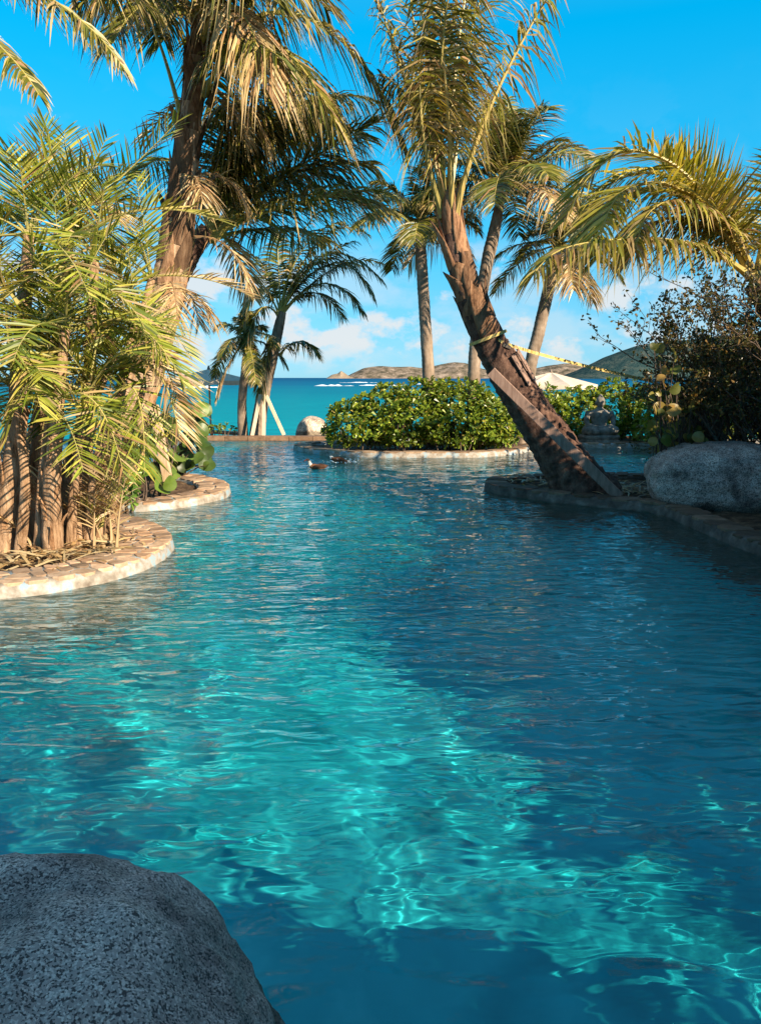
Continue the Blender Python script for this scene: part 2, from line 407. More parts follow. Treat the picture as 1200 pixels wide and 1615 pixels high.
# pool basin
mb = MB()
N = 40
bx = np.linspace(-8.5, 8.5, N); by = np.linspace(0.4, 21.2, N)
V = [(x, y, -1.15 - .012*y + .05*noise.noise(Vector((x*.5, y*.5, 3)))) for y in by for x in bx]
mb.add(V, [(j*N+i, j*N+i+1, (j+1)*N+i+1, (j+1)*N+i) for j in range(N-1) for i in range(N-1)])
for (xa, ya, xb, yb) in ((-8.5, .4, 8.5, .4), (8.5, .4, 8.5, 21.2), (8.5, 21.2, -8.5, 21.2), (-8.5, 21.2, -8.5, .4)):
    mb.add([(xa, ya, -1.6), (xb, yb, -1.6), (xb, yb, -.0), (xa, ya, -.0)], [(0, 1, 2, 3)])
floor = struct(mb, 'pool_floor', M['plaster_pool'], label='turquoise plaster floor and walls of the pool', cat='pool')
floor.cycles.is_caustics_receiver = True

# pool water: rippled mesh
ys = [0.42]
while ys[-1] < 21.1: ys.append(ys[-1] + max(.013, .0046*ys[-1]))
ys[-1] = 21.15
ys = np.array(ys); nx = 600
sx_ = np.linspace(-1, 1, nx); xs = 8.45*(.33*sx_ + .67*np.sign(sx_)*np.abs(sx_)**2.6)
X, Y = np.meshgrid(xs, ys)
dyl = np.maximum(.013, .0046*Y); dxl = np.gradient(xs)[None, :]
cell = np.maximum(dyl*.8, dxl)
Z = np.zeros_like(X)
wr = random.Random(11)
wx = X + .10*np.sin(1.7*Y + .6*X) + .06*np.sin(3.1*X - 1.3*Y + 1); wy = Y + .10*np.sin(1.9*X - .5*Y) + .05*np.sin(4.1*X + 2.3*Y)
gust = .62 + .38*np.sin(.7*X + .9*Y + 1.1)*np.sin(.45*Y - .8*X)
far = np.clip((Y - 3.2)/3.5, 0, 1)
for i in range(92):
    short = i < 66
    lam = math.exp(wr.uniform(math.log(.09), math.log(.30))) if short else math.exp(wr.uniform(math.log(.32), math.log(1.0)))
    a = wr.gauss(R(84), .55 if short else 1.0)
    k = 2*math.pi/lam
    slope = .0085 if short else .0155
    g = (.6 + .4*far) if short else 1.0
    fade = np.clip(lam/(3.0*cell) - .55, 0, 1)
    ph = wr.uniform(0, 6.28)
    env = .55 + .45*np.sin(wr.uniform(.6, 2.4)*X + wr.uniform(.6, 2.4)*Y + wr.uniform(0, 6.28))
    Z += slope/k * g * fade * env * (gust if short else 1) * np.sin(k*(math.cos(a)*wx + math.sin(a)*wy) + ph)
nr = len(ys)
idx = np.arange(nr*nx).reshape(nr, nx)
Fq = np.stack([idx[:-1, :-1], idx[:-1, 1:], idx[1:, 1:], idx[1:, :-1]], -1).reshape(-1, 4)
me = bpy.data.meshes.new('pool_water')
VV = np.stack([X, Y, Z], -1).reshape(-1, 3)
me.vertices.add(len(VV)); me.vertices.foreach_set('co', VV.ravel())
me.loops.add(len(Fq)*4); me.loops.foreach_set('vertex_index', Fq.ravel())
me.polygons.add(len(Fq)); me.polygons.foreach_set('loop_start', np.arange(0, len(Fq)*4, 4))
me.update(calc_edges=True); me.shade_smooth(); me.materials.append(M['water'])
pw = bpy.data.objects.new('pool_water', me); COL.objects.link(pw)
pw['kind'] = 'structure'; pw['label'] = 'clear rippled turquoise pool water'; pw['category'] = 'water'
pw.cycles.is_caustics_caster = True

# ground around the pool (one sheet with the pool cut out, stepping down to the beach)
mb = MB()
B = 4000
mb.add([(-B, -B, .03), (B, -B, .03), (B, .4, .03), (-B, .4, .03)], [(0, 1, 2, 3)])
mb.add([(-B, .4, .03), (-8.5, .4, .03), (-8.5, 21.2, .03), (-B, 21.2, .03)], [(0, 1, 2, 3)])
mb.add([(8.5, .4, .03), (B, .4, .03), (B, 21.2, .03), (8.5, 21.2, .03)], [(0, 1, 2, 3)])
mb.add([(-B, 21.2, .03), (B, 21.2, .03), (B, 21.9, -.1), (-B, 21.9, -.1), (-B, 24, -.45), (B, 24, -.45), (B, 36, -1.6), (-B, 36, -1.6)], [(0, 1, 2, 3), (3, 2, 5, 4), (4, 5, 6, 7)])
struct(mb, 'ground', M['sandground'], label='sandy ground round the pool sloping to the beach', cat='ground')
mb = MB()
W = 90000
mb.add([(-W, 27, -1.1), (W, 27, -1.1), (W, W, -1.1), (-W, W, -1.1)], [(0, 1, 2, 3)])
struct(mb, 'sea', M['sea'], label='turquoise sea deepening to blue at the horizon', cat='sea')

# hills on the horizon
def hill(name, prof, Y, depth, stops, label, seed, sc=.028):
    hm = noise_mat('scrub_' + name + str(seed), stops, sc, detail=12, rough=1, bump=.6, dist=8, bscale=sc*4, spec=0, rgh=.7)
    px = np.linspace(prof[0][0], prof[-1][0], 150)
    hh = np.interp(px, [p[0] for p in prof], [p[1] for p in prof])
    k = np.hanning(9); k /= k.sum(); hs = np.convolve(np.pad(hh, 4, 'edge'), k, 'valid')
    hs[0] = hs[-1] = 0
    top = hs * Y / FPX
    n2 = 26
    V = []
    for j in range(n2):
        w = -1 + 2*j/(n2-1)
        for i in range(150):
            x = (px[i]-600)/FPX*Y*1.015
            nz_ = noise.fractal(Vector((x*.006+seed, w*2.2, seed*1.7)), 1.0, 2.1, 5)
            env = max(0, 1-abs(w)**1.7)
            z = -4 + (top[i]+5)*env*(1+.0*nz_) + nz_*min(top[i], 60)*.42*env*(1-env*.75)
            V.append((x, Y + w*depth, z))
    mb = MB(); mb.add(V, [(j*150+i, j*150+i+1, (j+1)*150+i+1, (j+1)*150+i) for j in range(n2-1) for i in range(149)])
    return struct(mb, name, hm, True, label, 'hill')
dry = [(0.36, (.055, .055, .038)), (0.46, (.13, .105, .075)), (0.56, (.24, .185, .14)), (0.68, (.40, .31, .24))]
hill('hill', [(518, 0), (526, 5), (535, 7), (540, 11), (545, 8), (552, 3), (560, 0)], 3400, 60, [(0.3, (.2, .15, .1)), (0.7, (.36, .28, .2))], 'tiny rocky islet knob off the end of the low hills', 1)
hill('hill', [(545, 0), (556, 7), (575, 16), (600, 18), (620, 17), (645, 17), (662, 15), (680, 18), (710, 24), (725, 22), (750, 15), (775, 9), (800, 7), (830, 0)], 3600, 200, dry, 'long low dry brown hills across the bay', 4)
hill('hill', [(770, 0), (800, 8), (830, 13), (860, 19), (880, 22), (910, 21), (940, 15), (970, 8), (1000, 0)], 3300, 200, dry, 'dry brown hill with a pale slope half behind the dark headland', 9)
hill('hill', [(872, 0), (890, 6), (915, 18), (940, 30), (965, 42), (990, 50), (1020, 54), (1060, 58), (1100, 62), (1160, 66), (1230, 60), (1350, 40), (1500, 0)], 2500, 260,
     [(0.36, (.018, .045, .048)), (0.48, (.034, .066, .064)), (0.58, (.065, .09, .078)), (0.7, (.17, .15, .12))], 'tall green headland behind the shrubs, cloud shadow and haze painted in', 15)  # scrub green, darkened and blued in the colour for cloud shadow and haze

# breakers on the reef
def breaker(pxa, pxb, py, h, seed, label):
    d = (CAM_H + 1.1) / math.tan(math.atan((py - 596.0)/1218.0))
    a, bq = (pxa-600)/FPX*d, (pxb-600)/FPX*d
    rr = random.Random(seed); nn = 60
    V = []
    for i in range(nn):
        t = i/(nn-1); x = a+(bq-a)*t
        e = math.sin(math.pi*t)**.6 * max(0.02, .5+1.0*noise.noise(Vector((x*.12, seed, 0)))+.7*noise.noise(Vector((x*.5, seed, 3))))
        yy = d + 2.5*noise.noise(Vector((x*.08, seed*3, 5)))
        V += [(x, yy-4.0*e, -1.12), (x, yy-1.2*e, -1.1+h*.75*e), (x, yy, -1.1+h*e), (x, yy+2.5*e, -1.12)]
    mb = MB(); mb.add(V, [(i*4+k, i*4+4+k, i*4+5+k, i*4+1+k) for i in range(nn-1) for k in range(3)])
    o = mb.build('breaking_wave', M['foam'], None, True)
    tag(o, label, 'wave', 'white breakers on the reef', 'stuff')
breaker(497, 560, 608.5, .75, 1, 'white breaker offshore between the propped palms and the hedge')
breaker(566, 640, 608, .7, 2, 'white breaker running behind the top of the round hedge')
breaker(284, 352, 611, .8, 3, 'white breaker seen under the beach umbrella canopy')
breaker(640, 700, 606, .4, 4, 'thin white breaker beyond the slim palm trunk')
breaker(535, 600, 603.5, .5, 5, 'faint white breaker line below the distant hills')

# ------------------------------------------------------------------ planter kerbs with flagstones
def offset_in(c, w):
    T = nrm(np.gradient(c, axis=0)); Nn = np.stack([-T[:, 1], T[:, 0]], 1)
    return Nn * w
def clip_poly(poly, a, bv):
    out = []
    for i in range(len(poly)):
        p, q = poly[i], poly[(i+1) % len(poly)]
        dp, dq = np.dot(p, a)-bv, np.dot(q, a)-bv
        if dp <= 0: out.append(p)
        if dp*dq < 0: out.append(p + (q-p)*dp/(dp-dq))
    return out
def kerb(name, label, outline, width, ztop, soilz, vis, spacing, mort, cols, seed, back=None, grout=.022, lip=.009):
    """outline: open xy polyline (pool side, land lying to its left); back: extra points that close the bed"""
    rr = random.Random(seed)
    c = catmull(np.asarray(outline)[:, :2], 10); c, q = resample(c, ds=.06)
    inn = c + offset_in(c, width)
    zt = ztop - lip
    n_ = len(c)
    t = thing(name, label, 'planter', (float(c[n_//2, 0]), float(c[n_//2, 1]), 0))
    mb = MB()
    V = []
    for i in range(n_):
        o_, i_ = c[i], inn[i]
        wob = .012*noise.noise(Vector((q[i]*3, seed, 0)))
        d = nrm(i_-o_)
        V += [(*(o_-d*.03), -1.7), (*(o_-d*(.02+wob)), -.02), (*(o_-d*wob), zt-.025), (*(o_+d*.03), zt), (*(i_-d*.03), zt), (*i_, zt-.025), (*i_, -.4)]
    mb.add(V, [(i*7+k, (i+1)*7+k, (i+1)*7+k+1, i*7+k+1) for i in range(n_-1) for k in range(6)])
    ko = mb.build('kerb', M[mort], t, True); ko.cycles.is_caustics_receiver = True
    # soil
    loop = [tuple(p) for p in inn] + [tuple(p) for p in (back or [])]
    bm = bmesh.new()
    vs = [bm.verts.new((x, y, soilz)) for x, y in loop]
    es = [bm.edges.new((vs[i], vs[(i+1) % len(vs)])) for i in range(len(vs))]
    bmesh.ops.triangle_fill(bm, use_beauty=True, edges=es)
    bmesh.ops.subdivide_edges(bm, edges=[e_ for e_ in bm.edges if e_.calc_length() > .5], cuts=3, use_grid_fill=True)
    bmesh.ops.triangulate(bm, faces=bm.faces)
    for v in bm.verts: v.co.z += .05*noise.noise(Vector((v.co.x*2.3, v.co.y*2.3, seed)))
    mb = MB(); bm.verts.index_update()
    mb.add([v.co[:] for v in bm.verts], [[v.index for v in f.verts] for f in bm.faces]); bm.free()
    mb.build('soil', M['soil'], t, True)
    # flagstones
    L0, L1 = vis[0]*q[-1], vis[1]*q[-1]
    seeds = []
    rows = max(1, round(width/spacing))
    for r_ in range(rows):
        u = L0 + rr.random()*spacing
        while u < L1:
            seeds.append((u, (r_+.5+rr.uniform(-.3, .3))*width/rows)); u += spacing*rr.uniform(.75, 1.5)
    S_ = np.array(seeds)
    for i, s_ in enumerate(S_):
        poly = [np.array(p_) for p_ in ((max(L0, s_[0]-1), .005), (min(L1, s_[0]+1), .005), (min(L1, s_[0]+1), width-.005), (max(L0, s_[0]-1), width-.005))]
        for j, o_ in enumerate(S_):
            if j == i or abs(o_[0]-s_[0]) > 1.2: continue
            d = o_-s_; dl = np.linalg.norm(d)
            if dl > 1.2: continue
            d = d/dl
            poly = clip_poly(poly, d, np.dot(s_, d)+dl/2-grout/2)
            if len(poly) < 3: break
        if len(poly) < 3: continue
        pp = []
        for k in range(len(poly)):                                   # knock the corners off
            a_, b_ = poly[k], poly[(k+1) % len(poly)]
            f_ = .2
            pp += [a_+(b_-a_)*f_, a_+(b_-a_)*(1-f_)]
        pp = np.array(pp); pp += np.array([[rr.uniform(-.006, .006), rr.uniform(-.006, .006)] for _ in pp])
        cen = pp.mean(0)
        h = ztop + rr.uniform(-.006, .008); tl = (rr.uniform(-.03, .03), rr.uniform(-.03, .03))
        def m3(p_, z_, sh):
            p_ = cen+(p_-cen)*sh
            v_ = min(max(p_[1], 0), width)
            xy = [np.interp(p_[0], q, c[:, k_]) for k_ in (0, 1)]; xi = [np.interp(p_[0], q, inn[:, k_]) for k_ in (0, 1)]
            return (xy[0]+(xi[0]-xy[0])*v_/width, xy[1]+(xi[1]-xy[1])*v_/width, z_+(p_[0]-cen[0])*tl[0]+(p_[1]-cen[1])*tl[1])
        k_ = len(pp)
        V = [m3(p_, h-.035, 1.0) for p_ in pp] + [m3(p_, h-.007, 1.0) for p_ in pp] + [m3(p_, h, .93) for p_ in pp]
        F = [(a_, (a_+1) % k_, k_+(a_+1) % k_, k_+a_) for a_ in range(k_)] + [(k_+a_, k_+(a_+1) % k_, 2*k_+(a_+1) % k_, 2*k_+a_) for a_ in range(k_)] + [tuple(range(2*k_, 3*k_))]
        col = rr.choice(cols); jj = rr.uniform(.75, 1.15)
        mb = MB(); mb.add(V, F, tuple(x*jj for x in col))
        mb.build('stone', M['flag'], t, False)
    return t
warm = [(1.05, .98, .92), (1.25, 1.12, 1.0), (.72, .64, .58), (1.35, 1.22, 1.1), (1.0, .82, .69), (.68, .6, .55), (1.15, .95, .8)]
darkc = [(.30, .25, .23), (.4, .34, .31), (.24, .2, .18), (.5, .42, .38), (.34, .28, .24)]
near_out = [(-5.6, 4.6), (-4.3, 5.25)] + [tuple(G(x, y, .14)[:2]) for x, y in ((-60, 926), (0, 917), (60, 911), (120, 902), (180, 889), (232, 872), (264, 854), (272, 840), (255, 824), (222, 812), (190, 804))] + [(-3.9, 10.6), (-4.6, 11.2)]
BED1 = kerb('planter_bed', 'curved planter bed with tan flagstone kerb round the date palm clump', near_out, .52, .115, .04, (.1, .97), .155, 'mortar', warm, 3, back=[(-8.6, 11.2), (-8.6, 4.0)])
far_out = [(-3.75, 9.75)] + [tuple(G(x, y, .14)[:2]) for x, y in ((226, 790), (262, 787), (300, 782), (335, 776), (356, 769), (362, 761), (348, 753), (320, 747), (285, 742))] + [(-4.9, 14.8), (-6.5, 15.3)]
kerb('planter_bed', 'flagstone planter bed with sea grape and propped plank beside tall palm', far_out, .45, .115, .05, (.0, .95), .19, 'mortar', warm, 5, back=[(-8.6, 15.3), (-8.6, 10.2), (-5, 10.1)])
isl = [(8.7, 12.6), (6.0, 12.75), (4.4, 12.8)] + [tuple(G(x, y, .13)[:2]) for x, y in ((900, 745), (850, 746.5), (800, 749), (772, 753), (765, 758), (778, 764), (830, 772), (900, 780), (970, 787), (1035, 794), (1085, 812), (1140, 834), (1200, 856))] + [(3.95, 6.4), (4.2, 4.6), (4.0, 2.6), (4.1, .2)]
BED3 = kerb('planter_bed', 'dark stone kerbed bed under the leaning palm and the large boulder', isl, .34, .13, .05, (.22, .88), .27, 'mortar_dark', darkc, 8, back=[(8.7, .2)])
hed = [(8.7, 18.7), (7.4, 18.7)] + [tuple(G(x, y, .12)[:2]) for x, y in ((1010, 698), (960, 699), (900, 699), (850, 702), (815, 708), (760, 712), (700, 713), (600, 713), (540, 711), (490, 707), (468, 702.5), (464, 699.5), (480, 697))] + [(-1.3, 19.6), (-.2, 20.2), (1.5, 20.6), (4.0, 20.9)]
hed = hed[::-1]
kerb('planter_bed', 'long pale kerbed island bed under the rounded hedge and the statue', hed, .32, .12, .05, (.05, .95), .42, 'mortar', [(.9, .82, .74), (.7, .62, .56), (1.05, .95, .85), (.55, .48, .43)], 12, back=[(8.7, 21.0)])

# infinity edge of the pool
mb = MB(); t = thing('pool_edge', 'brown coping along the far end of the pool before the sea', 'coping', (-3, 21.2, 0), kind='structure')
x = -8.4; rr = random.Random(2)
while x < 8.2:
    w_ = rr.uniform(.5, .8); mb = MB()
    beam(mb, (x, 21.2, .03), (x+w_-.012, 21.2, .03+rr.uniform(-.004, .004)), .16, .42, tuple(np.array((.62, .5, .42))*rr.uniform(.7, 1.1)), side=(0, 0, 1), bev=.015)
    mb.build('coping_stone', M['flag'], t, False); x += w_

# ------------------------------------------------------------------ boulders
def boulder(name, label, c, rad, e, amp, seed, m, rot=0, sub=6, cut=None):
    bm = bmesh.new(); bmesh.ops.create_icosphere(bm, subdivisions=sub, radius=1)
    cr_, sr_ = math.cos(rot), math.sin(rot)
    for v in bm.verts:
        d = v.co.normalized()
        k = (abs(d.x)**e+abs(d.y)**e+abs(d.z)**e)**(-1/e)
        p = d*k
        f = 1+amp*noise.fractal(p*1.1+Vector((seed, seed*2.1, 0)), 1.0, 2.0, 4)+amp*.25*noise.noise(p*5+Vector((0, seed, 0)))+amp*.16*noise.fractal(p*11+Vector((seed, 0, 0)), 1.0, 2.0, 3)-amp*.5*max(0, .06-abs(noise.noise(p*1.3+Vector((seed*3, 1, 2)))))/.06*.35
        p = Vector((p.x*rad[0], p.y*rad[1], p.z*rad[2]))*f
        if cut: p = cut(p)
        v.co = Vector((p.x*cr_-p.y*sr_, p.x*sr_+p.y*cr_, p.z))
    me = bpy.data.meshes.new(name); bm.to_mesh(me); bm.free(); me.shade_smooth(); me.materials.append(m)
    o = bpy.data.objects.new(name, me); COL.objects.link(o); o.location = c
    tag(o, label, 'boulder')
    return o
boulder('boulder', 'large speckled granite boulder with rounded top rising from the turquoise water', (-.80, 1.42, -.18), (.595, .56, .71), 2.9, .085, 3.3, M['granite'], rot=.15)
bo = P(1135, 760, 9.75)
boulder('boulder', 'long grey granite boulder on the dark kerb beside the shrub', (bo[0]+.12, 9.85, .38), (.98, .62, .48), 3.0, .07, 8.1, M['granite2'], rot=-.12)
b3 = P(492, 674, 23.0)
boulder('boulder', 'pale round boulder on the beach beyond the pool edge', (b3[0], 23.2, b3[2]-.28), (.50, .5, .60), 2.3, .05, 5.2, M['granite3'])

# ------------------------------------------------------------------ palms
def frond_geo(mb, ctrl, n=70, leaf=.8, width=.035, droop=.45, vee=.25, out=1.0, petiole=.18, rr=None, cols=None, dry=.12, wind=(0, 0, 0), rad=.028, pet_col=(.42, .36, .10), roll=0.0, jit=.12, fwd=(.25, .9), tipdry=.5, seg=26, missing=.04, lenend=.35):
    g = np.random.default_rng(rr.randrange(1 << 30))
    pts, q = resample(bez(ctrl, 40) if len(ctrl) in (3, 4) else catmull(ctrl, 12), n=seg)
    T = nrm(np.gradient(pts, axis=0))
    up = np.array([0, 0, 1.0])
    # a stable up vector: perpendicular to the plane's side
    chord = pts[-1]-pts[0]; hor = np.array([chord[0], chord[1], 0])
    if np.linalg.norm(hor) < .15*np.linalg.norm(chord): hor = hor + np.array([.1, -.5, 0])
    side0 = nrm(np.cross(nrm(hor), up))
    S = nrm(side0[None]-T*(T@side0)[:, None]); U = np.cross(S, T)
    if roll:
        S, U = S*math.cos(roll)+U*math.sin(roll), U*math.cos(roll)-S*math.sin(roll)
    t_ = np.linspace(0, 1, seg)
    r_ = rad*(1-.85*t_**.8); r_[:3] *= np.array([1.7, 1.35, 1.1])
    tube(mb, pts, r_, 5, pet_col, cap=False)
    s = petiole+(1-petiole)*(np.arange(n)+.5)/n
    s = np.repeat(s, 2)+g.uniform(-.004, .004, 2*n)
    sd_ = np.tile([1.0, -1.0], n)
    keep = g.random(2*n) > missing
    s, sd_ = np.clip(s[keep], 0, 1), sd_[keep]; k = len(s)
    ip = lambda A: np.stack([np.interp(s, t_, A[:, j]) for j in range(3)], 1)
    Pp, Tt, Ss, Uu = ip(pts), nrm(ip(T)), nrm(ip(S)), nrm(ip(U))
    v = (s-petiole)/(1-petiole)
    L = leaf*(.55+.45*np.sin(np.clip(v*1.9+.25, 0, math.pi)))*np.where(v > .55, 1-(1-lenend)*((v-.55)/.45)**1.3, 1)*g.uniform(.82, 1.1, k)
    fw = fwd[0]+(fwd[1]-fwd[0])*v
    D = nrm(Tt*fw[:, None]+Ss*(sd_*out)[:, None]+Uu*vee+g.normal(0, jit, (k, 3)))
    grav = np.array([0, 0, -1.0])*droop+np.asarray(wind)
    dr = grav[None]*g.uniform(.6, 1.4, k)[:, None]
    ts = np.array([0, .34, .7, 1.0])
    pos = Pp[:, None]+D[:, None]*(L[:, None]*ts)[..., None]+dr[:, None]*(L[:, None]*ts**2)[..., None]
    wv = nrm(Tt-D*np.sum(Tt*D, 1)[:, None])
    nv = nrm(np.cross(wv, D)); ang = g.normal(.35, .5, k)*sd_
    wv = wv*np.cos(ang)[:, None]+nv*np.sin(ang)[:, None]
    ww = width*g.uniform(.75, 1.2, k)
    wk = np.array([.55, 1.0, .72])
    A = pos[:, :3]-wv[:, None]*(ww[:, None]*wk)[..., None]*.5
    Bv = pos[:, :3]+wv[:, None]*(ww[:, None]*wk)[..., None]*.5
    V = np.stack([A[:, 0], Bv[:, 0], A[:, 1], Bv[:, 1], A[:, 2], Bv[:, 2], pos[:, 3]], 1)
    base = np.arange(k)*7
    F, C = [], []
    cols = cols or [(.10, .12, .025)]
    for i in range(k):
        b_ = int(base[i])
        F += [(b_, b_+1, b_+3, b_+2), (b_+2, b_+3, b_+5, b_+4), (b_+4, b_+5, b_+6)]
        c_ = np.array(cols[int(g.integers(len(cols)))])*g.uniform(.75, 1.25)
        if g.random() < dry: c_ = np.array([(.42, .29, .13), (.30, .17, .08), (.5, .38, .19)][int(g.integers(3))])*g.uniform(.7, 1.1)
        tip = c_*(1-tipdry)+np.array((.45, .33, .15))*tipdry if g.random() < .6 else c_
        C += [tuple(c_), tuple(c_), tuple(tip)]
    mb.add(V.reshape(-1, 3), F, C)

GREEN = [(.12, .125, .014), (.08, .095, .012), (.165, .155, .02), (.24, .20, .035), (.045, .055, .01)]
YELL = [(.32, .26, .045), (.24, .22, .04), (.40, .32, .08), (.18, .18, .03)]
DATE = [(.21, .24, .026), (.13, .17, .018), (.29, .30, .04), (.38, .34, .06), (.085, .115, .016)]
GOLD = [(.42, .35, .06), (.33, .30, .045), (.52, .42, .10), (.24, .24, .035), (.16, .17, .025)]
STRAW = [(.50, .36, .18), (.40, .26, .12), (.58, .45, .26), (.32, .19, .09)]

def palm_trunk(tree, path, rads, ring=.12, depth=.06, m='bark_grey', seed=1, sides=22, ds=.03, rough=.05):
    c = catmull(np.asarray(path), 14); rp = np.concatenate([c, catmull(np.asarray(rads, float)[:, None], 14)], 1)
    cc, q = resample(rp, ds=ds)
    pts, rad = cc[:, :3], cc[:, 3]
    rr = random.Random(seed)
    sh = np.ones((len(pts), sides))
    ph = 0; nxt = ring
    saw = np.zeros(len(pts)); last = 0; width_ = ring*rr.uniform(.7, 1.3)
    for i in range(len(pts)):
        if q[i]-last > width_: last = q[i]; width_ = ring*rr.uniform(.65, 1.35)
        saw[i] = (q[i]-last)/width_
    for i in range(len(pts)):
        for j in range(sides):
            a = 2*math.pi*j/sides
            sh[i, j] = 1+depth*(saw[i]**1.5-.5)+rough*noise.noise(Vector((math.cos(a)*2.2, math.sin(a)*2.2, q[i]*3.0+seed)))+rough*.5*noise.noise(Vector((math.cos(a)*6, math.sin(a)*6, q[i]*14+seed)))
    mb = MB(); tube(mb, pts, rad, sides, shape=sh)
    return mb.build('trunk', M[m], tree, True), pts, rad

def boot(tree, pts, rad, s, az, h, wid, flare, col, seed, curl=.0):
    """an old leaf base: a curved, tapering shell clasping the trunk"""
    i = int(s*(len(pts)-1)); T, S, U = frames(pts)
    ax = T[i]; c0 = pts[i]; r0 = rad[i]*1.03
    nu, nv = 7, 9
    V = []
    for layer in (0, 1):
        for v in range(nv):
            t = v/(nv-1)
            half = wid*(1-t**1.6*.86)
            for u in range(nu):
                a = az+half*(2*u/(nu-1)-1)
                rr_ = r0*(1+flare*t**1.7)+curl*t**3-(.015*(1-.6*t) if layer else 0)-.03*t*abs(2*u/(nu-1)-1)
                rr_ += .012*noise.noise(Vector((u*.8, v*.6, seed)))
                V.append(c0+ax*(h*t*(1-.12*abs(2*u/(nu-1)-1)))+S[i]*math.cos(a)*rr_+U[i]*math.sin(a)*rr_)
    F = []
    k = nu*nv
    for v in range(nv-1):
        for u in range(nu-1):
            a = v*nu+u
            F.append((a, a+1, a+nu+1, a+nu)); F.append((k+a, k+a+nu, k+a+nu+1, k+a+1))
        F.append((v*nu, (v+1)*nu, k+(v+1)*nu, k+v*nu)); F.append((v*nu+nu-1, k+v*nu+nu-1, k+(v+1)*nu+nu-1, (v+1)*nu+nu-1))
    F.append(tuple(list(range((nv-1)*nu, nv*nu))+list(range(k+nv*nu-1, k+(nv-1)*nu-1, -1))))
    mb = MB(); mb.add(V, F, col)
    mb.build('leaf_base', M['boot'], tree, True)

def crown_auto(tree, c, n, L, seed, wind=(0, 0, 0), cols=None, leaf=.75, el=(78, -38), droop=.5, width=.032, g=1.0, dry=.12, azbias=None, nleaf=76, m='coco', dead=2):
    rr = random.Random(seed)
    for k in range(n):
        f = (k+.5)/n
        e_ = R(el[0]+(el[1]-el[0])*f+rr.uniform(-8, 8)); az = k*2.39996+rr.uniform(-.25, .25)
        Lk = L*rr.uniform(.85, 1.12)*(.8 if f < .12 else 1)
        d = np.array([math.cos(az)*math.cos(e_), math.sin(az)*math.cos(e_), math.sin(e_)])
        w = np.asarray(wind)
        p0 = np.asarray(c)+d*.05; gg = g*(.5+.7*math.cos(e_))
        ctrl = [p0, p0+d*Lk*.38+w*Lk*.03, p0+d*Lk*.72+np.array([0, 0, -Lk*.13*gg])+w*Lk*.18, p0+d*Lk*.95+np.array([0, 0, -Lk*.44*gg])+w*Lk*.42]
        isdead = k >= n-dead
        mb = MB()
        frond_geo(mb, ctrl, nleaf, leaf, width, droop*(1.6 if isdead else 1), .22, rr=rr, cols=STRAW if isdead else (cols or GREEN), dry=dry, wind=w*.5, rad=.03, roll=rr.uniform(-.35, .35))
        o = mb.build('frond', M[m], tree, False)
        if isdead: o['label'] = 'dry straw coloured frond'

def palm(label, base, group='coconut palms round the pool'):
    return thing('coconut_palm', label, 'palm tree', base, group)

def pf(tree, pix, Y, n=75, leaf=.8, m='coco', seed=0, dY=(0, 0, 0, 0), **kw):
    """a frond laid along picked points at its own distance"""
    ctrl = [P(x, y, Y+d) for (x, y), d in zip(pix, dY)]
    mb = MB(); frond_geo(mb, ctrl, n, leaf, rr=random.Random(seed), **kw)
    return mb.build('frond', M[m], tree, False)

# --- tall palm on the left bank
Y0 = 11.5
path = [P(172, 772, Y0), P(196, 690, Y0), P(222, 610, Y0), P(248, 530, Y0), P(270, 430, Y0), P(287, 310, Y0), P(301, 190, Y0), P(312, 70, Y0), P(316, -10, Y0)]
path[0][2] = -.05
tp = palm('tall thick coconut palm with shaggy trunk leaning out of the flagstone bed', path[0])
_, tpts, trad = palm_trunk(tp, path, [.35, .30, .265, .25, .235, .20, .155, .115, .08], .16, .05, 'boot', 3, 26, rough=.10)
rr = random.Random(21)
for k in range(34):
    s = .42+.55*k/33
    boot(tp, tpts, trad, s, k*2.4+rr.uniform(-.3, .3), rr.uniform(.45, .95), rr.uniform(.5, 1.0), rr.choice((.05, .1, .2, .6)), tuple(np.array((1, .86, .76))*rr.uniform(.3, .95)*(1.0 if s < .6 else .7)), k, rr.choice((0, 0, .03, .2)))
for k in range(10):
    boot(tp, tpts, trad, .08+.034*k, k*2.4+rr.uniform(-.3, .3), rr.uniform(.3, .55), rr.uniform(.5, .8), rr.uniform(.02, .1), tuple(np.array((1.15, .95, .78))*rr.uniform(.8, 1.2)), k+50)
